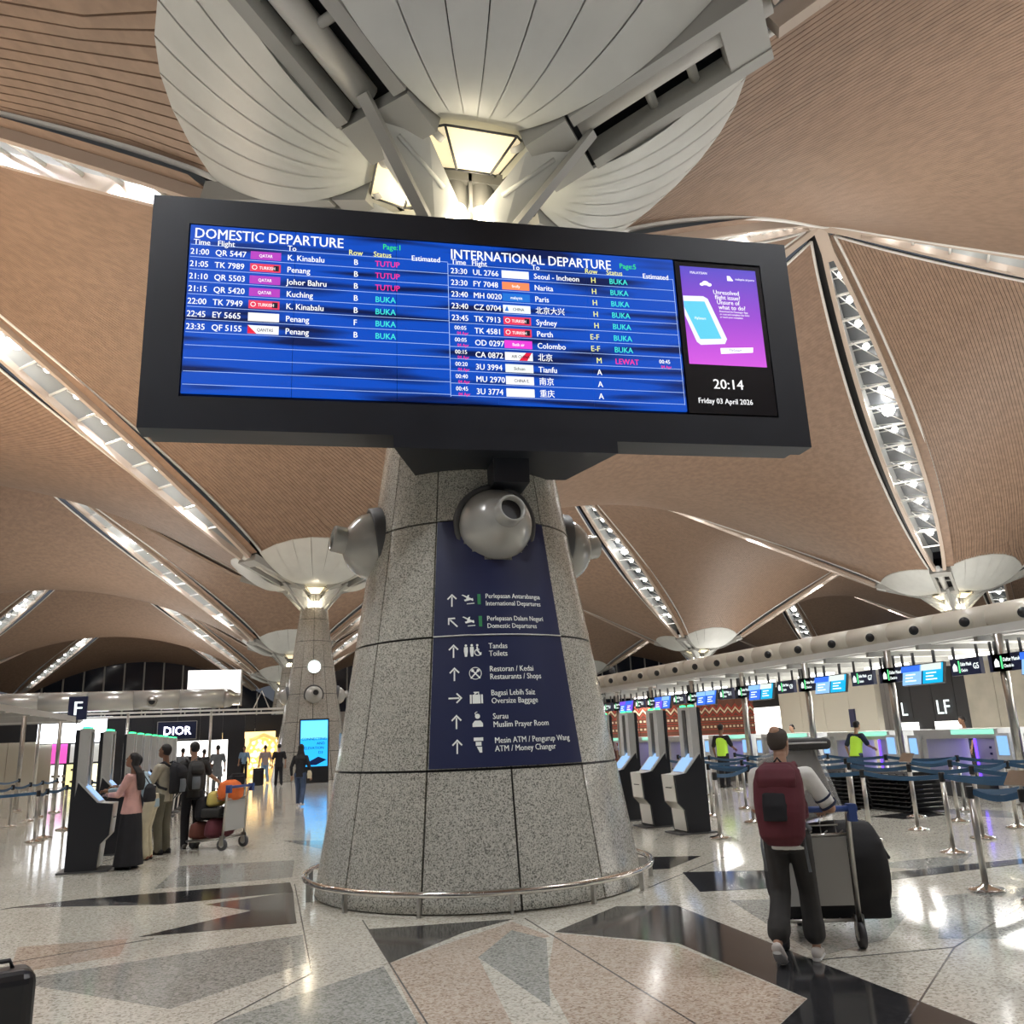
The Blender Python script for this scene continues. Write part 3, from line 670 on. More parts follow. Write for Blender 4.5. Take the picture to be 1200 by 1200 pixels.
ph = MB(); rr_poly(ph, [(2.425, .50), (2.71, .51), (2.89, .0), (2.60, -.02), (2.425, .42)], .0545); ph.build('advert_phone_screen', em('phone_screen', '5ac8e6'), bd)
wh = MB()
for x, y, r_ in ((2.70, .755, .03), (2.75, .775, .045), (2.80, .755, .035)): rr_poly(wh, [(x+r_*cos(2*pi*q/12), y+r_*.7*sin(2*pi*q/12)) for q in range(12)], .054)
rr_poly(wh, [(2.86, -.21), (3.30, -.17), (3.31, -.10), (2.86, -.13)], .054); rr_poly(wh, [(3.06, .90), (3.1, .90), (3.14, .84), (3.14, .83), (3.06, .83)], .054)
stuff(wh.build('advert_shape', E_TXT, bd))
for k, t in enumerate(('Unresolved', 'flight issue?', 'Unsure of', 'what to do?')): tx(W, t, 2.84+.018*k, .655-.07*k, .088)
for k, t in enumerate(('Download the Passenger App', 'or scan and complete the form', 'or track your complaint')): tx(W, t, 2.90, .385-.04*k, .037)
tx(W, 'MALAYSIAN', 2.55, .915, .05); tx(W, 'malaysia airports', 3.17, .86, .045); tx(dk2 := MB(), 'FlySmart', 2.98, -.15, .055); dk2.build('advert_lettering', em('purple', '5a3aa0'), bd); tx(W, 'FlySmart', 2.55, .27, .05)
tx(W, '20:14', 2.91, -.62, .185, 'CENTER', 1, .02); tx(W, 'Friday 03 April 2026', 2.85, -.85, .1, 'CENTER')
for mb, n, c in ((W, 'white', 'ffffff'), (G_, 'green', '37e36c'), (P_, 'pink', 'ff2f92'), (Cy, 'cyan', '43e6d8'), (Ye, 'yellow', 'f2f08c')):
    stuff(mb.build('screen_text', em('text_'+n, c, .85), bd))
mb = MB(); mb.prism([(-1.25, -.2), (1.35, -.2), (1.0, .9), (-.9, .9)], -1.62, -1.43); mb.build('mount_collar', BRD, bd)
MB().box((.13, .32, -1.75), (.42, .5, .32)).build('mount_bracket', BRD, bd)
MB().box((.05, .75, -.9), (1.3, .7, .5)).build('mount_arm', BRD, bd)
# ------------------------------------------------------------------ check-in island on the right
XT = 12.0
isl = thing('air_duct', 'long cream supply duct with round nozzles along the top of the right check-in canopy', 'duct')
y0, y1 = -4.0, 27.0
for k in range(21):
    a = y0+1.5*k; MB().tube([(XT, a+.01, 3.63+.012*k), (XT, a+1.49, 3.63+.012*(k+1))], .27, 18).build('duct_section', DUCT, isl)
    p0 = V((XT, a+.7, 3.62+.012*k)); dn = V((-.36, -.26, -.04)); mb = MB(); mb.tube([p0, p0+dn], [.18, .15], 18); mb.k = 1
    mb.tube([p0+dn*.9, p0+dn*1.012], [.105, .105], 18); mb.build('duct_nozzle', [DUCT, BLK], isl)
cp = thing('check_in_canopy', 'long white slatted canopy on steel posts over the right check-in counters', 'canopy')
MB().beam((11.35, -5, 3.33), (11.35, 27, 3.45), .12, .16).build('edge_beam', LGRY, cp); MB().beam((11.9, -5, 3.30), (11.9, 27, 3.42), .3, .1).build('edge_beam', LGRY, cp)
MB().beam((17.5, -5, 3.33), (17.5, 27, 3.45), .15, .2).build('edge_beam', LGRY, cp)
mb = MB()
for k in range(14):
    x = 12.2+.4*k; mb.beam((x, -5, 3.34), (x, 27, 3.46), .3, .03)
stuff(mb.build('louvre', WHT, cp))
for k in range(20):
    y = -4.9+1.675*k; MB().beam((11.4, y, 3.25), (17.5, y, 3.25), .1, .12).build('cross_beam', GRY, cp)
for k in range(10):
    y = -3.4+3.3*k; MB().tube([(11.7, y, 0), (11.7, y, 3.3)], .085, 12).build('pole', STL, cp)
    MB().box((11.7, y, .02), (.3, .3, .04)).build('base_plate', STL, cp)
for k in range(10):
    area((14.5, -3.2+3.3*k, 3.15), (0, 0, 0), .3, 1.5, 55, (1, .97, .93))
    MB().box((14.5, -3.2+3.3*k, 3.19), (.3, 1.5, .05)).build('light_batten', mat('batten_glow', (1, 1, 1), .5, emit=(1, .98, .95), es=4), cp)
area((14.5, 11, 2.2), UP, 1.0, 26, 420, (1, .96, .88))  # added upward fill without a fixture, brightens the underside of the louvres
# hanging signs and monitors; u runs towards the camera side (-Y) so text reads from -X
E_B1 = mat('monitor_blue', (0, 0, 0), .4, emit=(.03, .15, .75), es=1.0); E_B2 = mat('monitor_cyan', (0, 0, 0), .4, emit=(.0, .42, .75), es=1.0); E_B3 = mat('monitor_light', (0, 0, 0), .4, emit=(.25, .5, .95), es=1.0)
E_VI = mat('monitor_violet', (0, 0, 0), .4, emit=(.18, .08, .75), es=1.0); E_SW = mat('sign_glow', (0, 0, 0), .5, emit=(.9, 1, .98), es=1.2); E_SG = mat('sign_glow_green', (0, 0, 0), .5, emit=(.1, .8, .25), es=1.2)
POST = ['nearest', 'second nearest', 'third', 'fourth', 'fifth', 'sixth', 'seventh', 'eighth']
def check_sign(y, w, num, txt, lab):
    t = thing('check_in_sign', lab, 'sign', (11.62, y, 2.72), -pi/2, 'check-in signs under the right canopy')
    MB().box((0, 0, 0), (w, .1, .34)).build('sign_box', NAV, t)
    for s in (-1, 1): MB().tube([(s*w*.4, 0, .17), (s*w*.4, 0, .44)], .03, 6).build('hanger', DGRY, t)
    f = lambda u, v: (u, -.054, v)
    mb = MB()
    if txt:
        xs_ = .52 if num else .72
        text_mesh(mb, 'Daftar Masuk', .105, lambda a, b3: f(-w*.5+.28+a, .02+b3), xs=xs_); text_mesh(mb, 'Check-in', .09, lambda a, b3: f(-w*.5+.28+a, -.10+b3), xs=xs_)
        mb.add([f(-w*.5+.06, -.08), f(-w*.5+.18, -.08), f(-w*.5+.18, .02), f(-w*.5+.12, .09), f(-w*.5+.06, .02)], [(0, 1, 2, 3, 4)])
        g_ = MB(); g_.add([f(-w*.5+.22, -.12), f(-w*.5+.26, -.12), f(-w*.5+.26, .13), f(-w*.5+.22, .13)], [(0, 1, 2, 3)]); g_.build('green_bar', E_SG, t)
    if num: text_mesh(mb, num, .17, lambda a, b3: f(w*.5-.03+a, -.06+b3), 'RIGHT', .75)
    stuff(mb.build('lettering', E_SW, t))
def monitor(y, w, m_, head, lab):
    t = thing('monitor', lab, 'monitor', (11.55, y, 2.66), -pi/2, 'monitors under the right canopy')
    Rm = Matrix.Rotation(R(-12), 3, 'X')
    MB().box((0, .05, 0), (w, .07, .46), rot=Rm).build('casing', BLK, t); MB().box((0, .008, 0), (w-.03, .01, .43), rot=Rm).build('screen', m_, t)
    MB().box((0, -.015+.0, .14), (w-.03, .008, .14), rot=Rm).build('screen_header', head, t)
    mb = MB()
    for k, l in enumerate((.5, .38, .55)): mb.add([tuple(Rm @ V((-w*.3+a, -.0, -.0-.07*k+c))) for a, c in ((0, 0), (w*l, 0), (w*l, .025), (0, .025))], [(0, 1, 2, 3)])
    for v in mb.v: pass
    mb.v = [(x, y_-.012, z) for x, y_, z in mb.v]; stuff(mb.build('screen_text', E_SW, t))
    MB().tube([(0, .1, .2), (0, .1, .5)], .035, 6).build('bracket', DGRY, t)
E_WH = mat('monitor_white', (0, 0, 0), .4, emit=(.75, .85, .8), es=.9)
GN = ['', 'G5', 'G7', 'G9', 'G11', 'G13', 'G15', 'G17']
for k in range(-1, 7):
    y = 3.3*k
    wh_ = POST[k+1]
    check_sign(y+4.05, .8, GN[k+1] if k > -1 else 'G3', True, 'navy check-in sign reading %s, %s along the right canopy' % (GN[k+1] or 'G3', wh_))
    check_sign(y+2.95-.0, .78, '', True, 'navy check-in sign without a number, %s along the right canopy' % wh_)
    monitor(y+5.62, .62, [E_B3, E_B3, E_B3, E_B1, E_B1, E_VI, E_B1, E_B1][k+1], [E_B1, E_B1, E_B1, E_B3, E_B3, E_B1, E_VI, E_VI][k+1], 'blue hanging monitor nearer the camera in the %s pair under the right canopy' % wh_)
    monitor(y+5.62-.64, .62, [E_B2, E_B2, E_B2, E_B2, E_B1, E_B1, E_VI, E_B1][k+1], [E_WH, E_WH, E_WH, E_WH, E_B3, E_B3, E_B1, E_B3][k+1], 'hanging monitor farther along in the %s pair under the right canopy' % wh_)
    check_sign(y+6.15+.3, .55, '', False, 'short blank navy sign panel, %s along the right canopy' % wh_)
# bag drop counters
CW = mat('counter_white', (.72, .74, .76), .3, coat=.3); CG = mat('counter_mint', (.5, .8, .7), .4, emit=(.3, .95, .7), es=.7); PUR = mat('led_purple', (.2, .1, .8), .4, emit=(.16, .06, 1), es=1.6)
PANL = mat('counter_panel', (.58, .57, .58), .45)
def counter(y, i):
    t = thing('bag_drop_counter', 'white bag drop counter with a purple lit bay, %s from the right edge' % POST[i], 'counter', (12.5, y, 0), -pi/2, 'bag drop counters')
    # local x: along -Y, local y: away from the aisle (+X)
    w = 2.5
    MB().box((0, .6, 1.34), (w, 1.3, .2)).build('fascia', CW, t); MB().box((.55, -.055, 1.38), (1.2, .02, .1)).build('green_strip', CG, t)
    MB().box((-w/2+.22, .5, .62), (.44, 1.2, 1.24)).build('side_pier', CW, t); MB().box((w/2-.06, .6, .62), (.12, 1.3, 1.24)).build('side_pier', CW, t)
    MB().box((.15, 1.15, .62), (1.6, .06, 1.24)).build('back_panel', PANL, t); MB().prism([(.72, .0), (1.16, .0), (1.16, 1.2), (.78, 1.2)], .1, 1.1, 'x').build('screen_wall', PANL, t) if False else None
    MB().prism([(0.0, .0), (1.1, .0), (1.1, 1.24), (.9, 1.24), (.0, .35)], .98, 1.08, 'x').build('cheek', PANL, t)
    MB().box((.0, .5, .15), (1.7, 1.2, .3)).build('conveyor', DGRY, t); MB().box((-.62, 1.1, .75), (.05, .03, .9)).build('led_strip', PUR, t); MB().box((.55, 1.1, .75), (.03, .03, .9)).build('led_strip', PUR, t)
    s = MB().box((-w/2+.1, -.12, 1.02), (.34, .14, .62)).build('kiosk_screen_housing', CW, t); MB().box((-w/2+.1, -.195, 1.08), (.24, .01, .36)).build('kiosk_screen', E_B3, s)
    MB().box((-w/2+.1, -.2, .68), (.3, .2, .08)).build('tray', DGRY, t)
    MB().box((.35, 1.1, .5), (.18, .03, .3)).build('socket_panel', NAV, t)
    mb = MB()
    for k in range(3): mb.box((-.2, 1.115, 1.0-.14*k), (.06, .02, .05))
    mb.build('button_plate', NAV, t)
    area((12.5+.6, y, 1.2), (0, 0, 0), .9, 1.3, 2.2, (.62, .55, 1))
for i in range(8): counter(2.3+3.35*i, i)
for i in range(7):
    y = 2.3+3.35*i+1.68
    t = thing('self_service_screen', 'white screen pedestal between bag drop counters, %s from the right edge' % POST[i], 'screen', (12.2, y, 0), -pi/2, 'pedestals between the bag drop counters')
    MB().box((0, .1, .45), (.2, .2, .9)).build('pedestal', CW, t); MB().box((0, 0, 1.05), (.36, .16, .6)).build('housing', CW, t); MB().box((0, -.085, 1.1), (.26, .01, .38)).build('screen', E_B3, t)
# walls and shops behind the counters
STN = mat('wall_stone', (.42, .39, .32), .4, noise=.1, ns=1.5); BEI = mat('wall_beige', (.60, .57, .48), .5)
def facade(name, x0, y0, x1, y1, z0, z1, m_, label, cat, n=6, parts=(), th=.25):
    """panelled wall from (x0,y0) to (x1,y1)"""
    L_ = sqrt((x1-x0)**2+(y1-y0)**2); t = thing(name, label, cat, ((x0+x1)/2, (y0+y1)/2, 0), atan2(y1-y0, x1-x0))
    for k in range(n): MB().box((-L_/2+L_*(k+.5)/n, th/2, (z0+z1)/2), (L_/n-.02, th, z1-z0)).build('wall_panel', m_, t)
    for (u0, u1, a, b2, mm, nm) in parts: MB().box((L_*(u0+u1)/2-L_/2, -.03, (a+b2)/2), (L_*(u1-u0), .06, b2-a)).build(nm, mm, t)
    return t
E_SHOP = mat('shop_glow', (.9, .9, .9), .5, emit=(1, .97, .92), es=1.6); E_SHOPW = mat('shop_glow_warm', (.9, .7, .4), .5, emit=(1, .72, .3), es=1.2)
facade('stone_wall', 20, 13, 20, 7, 0, 3.6, STN, 'beige stone wall behind the nearest counters', 'wall', 5)
facade('stone_wall', 20, 24, 20, 17.5, 0, 4, BEI, 'tall beige wall panels behind the middle counters', 'wall', 4, [(.75, .8, 1.5, 2.2, NAV, 'notice')])
sh = facade('shop', 20.6, 17.4, 20.6, 13.1, 0, 3.6, BLK, 'black shop front with white letters behind the counters', 'shop', 4, [(.05, .3, 0, 1.6, E_SHOP, 'shop_window'), (.5, .8, 0, 1.6, E_SHOP, 'shop_window')])
mb = MB(); text_mesh(mb, 'LF', .7, lambda a, b3: (.2+a, -.08, 1.85+b3)); text_mesh(mb, 'L', .7, lambda a, b3: (-1.6+a, -.08, 1.85+b3)); stuff(mb.build('lettering', E_SW, sh))
facade('shop', 21, 6.8, 21, -6, 0, 3.6, mat('shop_brick', (.24, .10, .07), .6), 'red brown shop front at the right edge behind the counters', 'shop', 8, [(.15, .25, .6, 2.6, E_B3, 'light_panel'), (.32, .38, .6, 2.6, E_B3, 'light_panel'), (.5, .8, .4, 2.4, E_SHOP, 'shop_window')])
facade('shop', 22, 42, 22, 24.2, 0, 3.8, BLK, 'dark shop front with bright windows behind the far counters', 'shop', 10, [(.0, .2, .3, 2.6, E_SHOP, 'shop_window'), (.3, .45, .3, 2.6, E_B3, 'shop_window'), (.55, .95, .3, 2.6, E_SHOP, 'shop_window')])
facade('shop', 23, 30, 46, 30, 0, 4.2, mat('shop_grey', (.3, .29, .28), .5), 'grey row of shops far behind the right counters', 'shop', 12, [(.05, .3, .3, 2.8, E_SHOP, 'shop_window'), (.4, .6, .3, 2.8, E_SHOPW, 'shop_window')])
# batik wall
BT = [mat('batik_brown', (.16, .065, .04), .7), mat('batik_red', (.42, .06, .035), .7), mat('batik_cream', (.75, .62, .42), .7)]
bw = thing('batik_wall', 'brown and red wall with zigzag batik pattern behind the right kiosks', 'wall', (16.2, 26.5, 0))
for k in range(8): MB().box((-3.5+k*1.0, .1, 1.5), (.98, .2, 3.0)).build('wall_panel', BT[0], bw)
def zig(z, amp, per, th, m_):
    mb = MB(); n = int(8/per*2)
    for k in range(n):
        x = -4+k*per/2; z0, z1 = (z, z+amp) if k % 2 == 0 else (z+amp, z); mb.prism([(x, z0), (x+per/2, z1), (x+per/2, z1+th), (x, z0+th)], -.02, 0, 'y')
    stuff(mb.build('zigzag_band', BT[m_], bw))
for z in (2.35, .95, .2): zig(z, .22, .4, .09, 2); zig(z+.14, .22, .4, .09, 1); zig(z-.14, .2, .4, .06, 1)
for z in (2.1, 1.75, 1.3):
    mb = MB()
    for k in range(40): mb.box((-3.95+k*.2, -.01, z), (.1, .02, .09))
    stuff(mb.build('bead_band', BT[2], bw))
    MB().box((0, -.008, z+.12), (8, .016, .03)).build('stripe', BT[1], bw); MB().box((0, -.008, z-.12), (8, .016, .03)).build('stripe', BT[1], bw)
# ------------------------------------------------------------------ self check-in kiosks
SIL = mat('kiosk_silver', (.55, .55, .53), .35, .3); KW = mat('kiosk_white', (.74, .73, .68), .35); KB = mat('kiosk_black', (.012, .013, .018), .4); E_KS = mat('kiosk_screen', (0, 0, 0), .3, emit=(.3, .52, .9), es=.95)
def make_kiosk():
    t = thing('check_in_kiosk', 'x', 'kiosk', (0, 0, 0))
    prof = [(0, .94), (.03, .50), (.14, .38), (.17, .03), (.54, .0), (.54, 1.02), (.50, 1.27), (.22, .97)]
    MB().prism(prof, -.27, -.22, 'y').build('side_panel', KB, t); MB().prism(prof, .22, .27, 'y').build('side_panel', KB, t)
    MB().prism([(.02, .93), (.05, .51), (.16, .39), (.19, .05), (.52, .05), (.52, 1.0), (.48, 1.2), (.22, .95)], -.22, .22, 'y').build('body', KB, t)
    MB().prism([(-.01, .95), (.02, .52), (.05, .50), (.06, .93), (.24, .93), (.22, .965)], -.22, .22, 'y').build('front_panel', KW, t)
    MB().prism([(.02, .51), (.13, .39), (.16, .39), (.05, .53)], -.22, .22, 'y').build('recess_panel', STL, t)
    MB().prism([(.13, .39), (.16, .05), (.19, .05), (.16, .4)], -.22, .22, 'y').build('lower_panel', KW, t)
    MB().box((.0, 0, .74), (.02, .2, .012)).build('slot', BLK, t)
    Rm = Matrix.Rotation(R(-47), 3, 'Y'); s = MB().box((.345, 0, 1.12), (.46, .50, .03), rot=Rm).build('screen_frame', LGRY, t)
    MB().box((.345-.013, 0, 1.12+.012), (.38, .38, .012), rot=Rm).build('screen', E_KS, s)
    MB().box((.57, 0, 1.02), (.05, .48, 2.04)).build('tower_back', KB, t)
    for sy in (-.15, .15): MB().box((.47, sy, 1.50), (.14, .15, 1.02)).build('tower_post', SIL, t)
    MB().box((.50, 0, 1.50), (.08, .15, 1.0)).build('tower_slot', BLK, t); MB().box((.47, 0, 2.03), (.14, .45, .05)).build('tower_head', SIL, t)
    for sy in (-.15, .15): MB().lathe([(.055, 0), (.05, .03), (.001, .035)], 12, Matrix.Translation((.47, sy, 2.055))).build('status_light', E_GRN, t)
    MB().box((.35, 0, .012), (.7, .56, .024)).build('base_plate', DGRY, t)
    return t
kp = make_kiosk(); kp.location = (4.08, 3.1, 0)
ORD = ['nearest', 'second nearest', 'third nearest', 'fourth nearest', 'fifth nearest', 'sixth nearest', 'seventh nearest', 'eighth nearest', 'ninth nearest', 'farthest']
kp['label'] = 'white-fronted black check-in kiosk with blue screen, nearest in the right row'; kp['group'] = 'self check-in kiosks'
for i in range(1, 4): copy_tree(kp, (4.08, 3.1+1.32*i, 0), 0, 'white-fronted black check-in kiosk with blue screen, %s in the right row' % ORD[i])
for i in range(10):
    copy_tree(kp, (-4.68, [4.15, 6.3, 9.2, 10.6, 12, 13.4, 14.8, 16.2, 17.6, 19][i], 0), pi, 'black-sided check-in kiosk with silver posts, %s in the left row' % ORD[i])
# ------------------------------------------------------------------ belt stanchions
BELT = mat('belt_blue', (.035, .11, .22), .55)
def make_post():
    t = thing('stanchion', 'x', 'stanchion')
    MB().lathe([(.001, 0), (.17, 0), (.175, .012), (.16, .03), (.06, .05), (.04, .07), (.001, .07)], 24).build('base', CHR, t)
    MB().tube([(0, 0, .05), (0, 0, .93)], .032, 12).build('pole', STL, t)
    MB().lathe([(.034, .88), (.04, .89), (.04, .99), (.034, 1.0), (.001, 1.0)], 14).build('belt_head', BLK, t); return t
PST = make_post(); first = [True]
def post(x, y, label, group):
    if first[0]:
        first[0] = False; PST.location = (x, y, 0); PST['label'] = label; PST['group'] = group; return PST
    return copy_tree(PST, (x, y, 0), 0, label, group)
def belt(a, b2, label, zz=.945):
    a = V((a[0], a[1], zz)); b2 = V((b2[0], b2[1], zz)); d = (b2-a).normalized(); a += d*.04; b2 -= d*.04
    mb = MB(); n = 6
    for k in range(n):
        p, q = a.lerp(b2, k/n), a.lerp(b2, (k+1)/n); s0, s1 = .05*sin(pi*k/n), .05*sin(pi*(k+1)/n); p = p-V((0, 0, s0)); q = q-V((0, 0, s1)); mb.beam(p, q, .006, .06)
    tag(mb.build('belt', BELT), label, 'belt', 'blue queue belts')
RR = {4.42: [-3.85, -3.2, 2.1], 6.05: [-2.6, -1.0, .6, 2.2, 3.8, 5.3], 7.4: [-1.6, -.1, 1.2, 2.7, 4.5, 6.3, 8.2, 10], 8.75: [-.9, .6, 1.8, 2.8, 4.6, 6.5, 8.3, 10.2, 12], 10.2: [-1, 1, 3.2, 5.2, 7.2, 9.4, 11.4]}
rn = {4.42: 'front row on the right', 6.05: 'second row on the right', 7.4: 'third row on the right', 8.75: 'fourth row on the right', 10.2: 'row nearest the bag drop counters'}
NUM = ['first', 'second', 'third', 'fourth', 'fifth', 'sixth', 'seventh', 'eighth', 'ninth', 'tenth', 'eleventh', 'twelfth']
for x, ys in RR.items():
    for k, y in enumerate(ys):
        post(x, y, 'steel belt stanchion, %s from the camera in the %s' % (NUM[k], rn[x]), 'belt stanchions on the right')
        if k and not (x == 4.42): belt((x, ys[k-1]), (x, y), 'blue belt between %s and %s stanchions, %s' % (NUM[k-1], NUM[k], rn[x]))
belt((4.42, -3.2), (6.05, -2.6), 'blue belt crossing from the front row to the second row on the right'); belt((4.42, -3.85), (4.42, -3.2), 'short blue belt joining the two nearest stanchions')
belt((6.05, -1.0), (7.4, -1.6), 'blue belt crossing from the second to the third row, near end'); belt((6.05, 5.3), (7.4, 4.5), 'blue belt crossing from the second to the third row, far end')
belt((4.42, 2.1), (6.05, 3.8), 'blue belt from the stanchion beside the kiosks to the second row'); belt((7.4, -.1), (8.75, .6), 'blue belt crossing from the third to the fourth row, near end')
belt((8.75, 2.8), (10.2, 3.2), 'blue belt crossing from the fourth row to the counter row'); belt((8.75, 6.5), (10.2, 7.2), 'blue belt crossing to the counter row beyond the man with trolley')
LL = {-6.9: [9.6, 10.4, 12.4, 13.8, 15.6, 17.6], -8.5: [12.8, 14.4, 16.2, 17.6, 19.5], -10: [9.5, 11.5, 14, 16.5, 19, 21.5], -11.5: [17, 19.5, 22]}
ln_ = {-6.9: 'row nearest the left kiosks', -8.5: 'second row on the left', -10: 'third row on the left', -11.5: 'outermost row on the left'}
for x, ys in LL.items():
    for k, y in enumerate(ys):
        post(x, y, 'steel belt stanchion, %s from the camera in the %s' % (NUM[k], ln_[x]), 'belt stanchions on the left')
        if k: belt((x, ys[k-1]), (x, y), 'blue belt between %s and %s stanchions, %s' % (NUM[k-1], NUM[k], ln_[x]))
belt((-6.9, 9.6), (-10, 9.5), 'blue belt crossing the near end of the left queue'); belt((-8.5, 12.8), (-10, 14), 'blue belt crossing the middle of the left queue')
for (x, y, l) in ((4.42, -3.85, 'small tilted steel sign plate on the stanchion at the right edge'), (7.4, 1.2, 'small tilted steel sign plate on a stanchion of the third row'), (6.05, -2.6, 'small tilted steel sign plate on the near stanchion of the second row')):
    tag(MB().box((x-.02, y, 1.10), (.02, .26, .16), rot=Matrix.Rotation(R(35), 3, 'Y')).add([(x-.012, y-.01, 1.0), (x+.012, y-.01, 1.0), (x+.012, y+.01, 1.0), (x-.012, y+.01, 1.0), (x-.012, y-.01, 1.08), (x+.012, y-.01, 1.08), (x+.012, y+.01, 1.08), (x-.012, y+.01, 1.08)], [(0, 1, 5, 4), (1, 2, 6, 5), (2, 3, 7, 6), (3, 0, 4, 7)]).build('sign_holder', STL), l, 'sign')
# stacked baggage trays near the counters
TR = mat('tray_black', (.03, .03, .032), .5)
trp = MB(); trp.prism([(-.55, 0), (.55, 0), (.62, .07), (.60, .075), (.54, .015), (-.54, .015), (-.60, .075), (-.62, .07)], -.38, .38, 'y')
for k in range(5): trp.box((-.4+.2*k, 0, .02), (.04, .7, .03))
trm = trp.mesh('baggage_tray', TR)
for j, (x, y) in enumerate(((9.5, 3.9), (9.5, 5.2))):
    for k in range(9):
        tag(obj('baggage_tray', trm, None, (x+random.uniform(-.02, .02), y, .02+.08*k), pi/2+random.uniform(-.04, .04)), 'black baggage tray in the %s stack before the bag drop counters, %s from the floor' % (('nearer', 'farther')[j], NUM[k]), 'tray', 'stacked black baggage trays')
for j, (y) in enumerate((1.6, 5.9)):
    t = thing('bag_gauge', ('nearer', 'farther')[j]+' blue-lit bag size gauge on the floor before the counters', 'gauge', (10.9, y, 0)); MB().box((0, 0, .2), (.6, 1.0, .4)).build('box', NAV, t); MB().box((-.31, 0, .33), (.02, .9, .06)).build('light_strip', mat('led_cyan', (0, .4, .8), .4, emit=(0, .5, 1), es=3), t)
# ------------------------------------------------------------------ left side
cp2 = thing('check_in_canopy', 'long pale slatted canopy of the left check-in island, ending at the F sign', 'canopy')
MB().beam((-10, 9, 3.12), (-10, 31, 3.12), .15, .18).build('edge_beam', LGRY, cp2); MB().beam((-10, 31, 3.12), (-18, 31, 3.12), .15, .18).build('edge_beam', LGRY, cp2)
mb = MB()
for k in range(16): mb.beam((-10.4-.45*k, 9, 3.16), (-10.4-.45*k, 31, 3.16), .2, .03)
stuff(mb.build('louvre', WHT, cp2))
for k in range(8): MB().beam((-10, 10+3*k, 3.05), (-18, 10+3*k, 3.05), .1, .12).build('cross_beam', GRY, cp2)
for k in range(4): MB().tube([(-10.6, 12+6*k, 0), (-10.6, 12+6*k, 3.1)], .08, 10).build('pole', STL, cp2)
t = thing('letter_sign', 'small dark sign with a white letter F above the left canopy', 'sign', (-9.9, 29.5, 3.55))
MB().box((0, 0, 0), (.72, .12, .95)).build('sign_box', NAV, t); MB().box((0, .02, -.5), (.06, .06, .3)).build('bracket', DGRY, t)
mb = MB(); text_mesh(mb, 'F', .8, lambda a, b3: (a, -.065, -.28+b3), 'CENTER'); mb.build('letter', E_SW, t)
t = thing('air_duct', 'thick silver supply duct with a blunt end above the left shops', 'duct')
for k in range(8): MB().tube([(-22+2.2*k, 38, 4.25), (-19.82+2.2*k, 38, 4.25)], .5, 20).build('duct_section', mat('duct_silver', (.6, .6, .57), .25, .5), t)
MB().tube([(-4.4, 38, 4.25), (-4.1, 38, 4.25), (-3.9, 38, 4.25), (-3.6, 38, 4.2)], [.5, .46, .3, .28], 16).build('duct_end', STL, t)
mb = MB(); mb.tube([(-7.9, 37.6, 4.2), (-7.9, 37.35, 4.15)], .26, 16); mb.k = 1; mb.tube([(-7.9, 37.36, 4.15), (-7.9, 37.34, 4.15)], .16, 14); mb.build('duct_nozzle', [STL, BLK], t)
t = thing('shop_gantry', 'white pipe gantry running above the left shop fronts', 'gantry')
for z in (3.62, 3.42): MB().beam((-22, 37.6, z), (.2, 37.6, z), .12, .1).build('rail', WHT, t)
for k in range(12): MB().box((-21.5+1.9*k, 37.6, 3.52), (.05, .05, .2)).build('bracket', LGRY, t)
for k in range(6): MB().tube([(-21+4*k, 37.6, 0), (-21+4*k, 37.6, 3.6)], .07, 8).build('pole', STL, t)
t = thing('shop_gable', 'small triangle of white pipes at the end of the gantry', 'frame'); MB().tube([(-2.9, 38.1, 3.68), (-2.5, 38.1, 4.6), (-2.1, 38.1, 3.68)], .04, 6).build('pipe', WHT, t); MB().tube([(-1.2, 38.1, 3.6), (-1.2, 38.1, 5.0)], .05, 6).build('post', WHT, t)
t = thing('white_box_sign', 'large glowing white box behind the end of the silver duct', 'lightbox', (-5.15, 42.6, 5.1)); MB().box((0, .3, -3.05), (.2, .2, 4.1)).build('post', DGRY, t); MB().box((0, 0, 0), (2.9, .4, 2.0)).build('box', mat('box_white', (.9, .9, .9), .4, emit=(1, 1, 1), es=1.2), t); MB().box((1.5, 0, 0), (.1, .5, 2.1)).build('frame', LGRY, t)
# boutique with a dark front
dr = thing('boutique', 'dark boutique front with a white illuminated name sign behind the left kiosks', 'shop', (-6.85, 40.4, 0))
DK = mat('boutique_dark', (.035, .036, .045), .35)
for k in range(6): MB().box((-3.55+1.18*(k+.5), .1, 2.85), (1.16, .2, 1.4)).build('fascia_panel', DK, dr)
MB().box((3.1, .1, 1.08), (.9, .2, 2.16)).build('side_wall', DK, dr); MB().box((-3.1, .1, 1.08), (.9, .2, 2.16)).build('side_wall', DK, dr)
MB().box((0, 1.6, 1.1), (5.4, .1, 2.2)).build('display_wall', E_SHOP, dr); MB().box((0, -.05, 2.72), (2.0, .1, .95)).build('name_box', NAV, dr)
fr = MB()
for (x, z, a, b2) in ((0, 3.2, 2.0, .03), (0, 2.25, 2.0, .03), (-1, 2.72, .03, .97), (1, 2.72, .03, .97)): fr.box((x, -.11, z), (a, .03, b2))
fr.build('name_frame', LGRY, dr)
mb = MB(); text_mesh(mb, 'DIOR', .62, lambda a, b3: (a, -.12, 2.5+b3), 'CENTER', .95, .02); mb.build('name_lettering', mat('boutique_letters', (1, 1, 1), .5, emit=(.9, .85, 1), es=2), dr)
for k, x in enumerate((-1.6, -.4, .9, 1.9)): MB().box((x, 1.3, .5+.1*(k % 2)), (.7, .5, .06)).build('shelf', BLK, dr); MB().box((x, 1.3, .65+.1*(k % 2)), (.3, .2, .24)).build('handbag', mat('bag_brown', (.2, .1, .07), .6), dr)
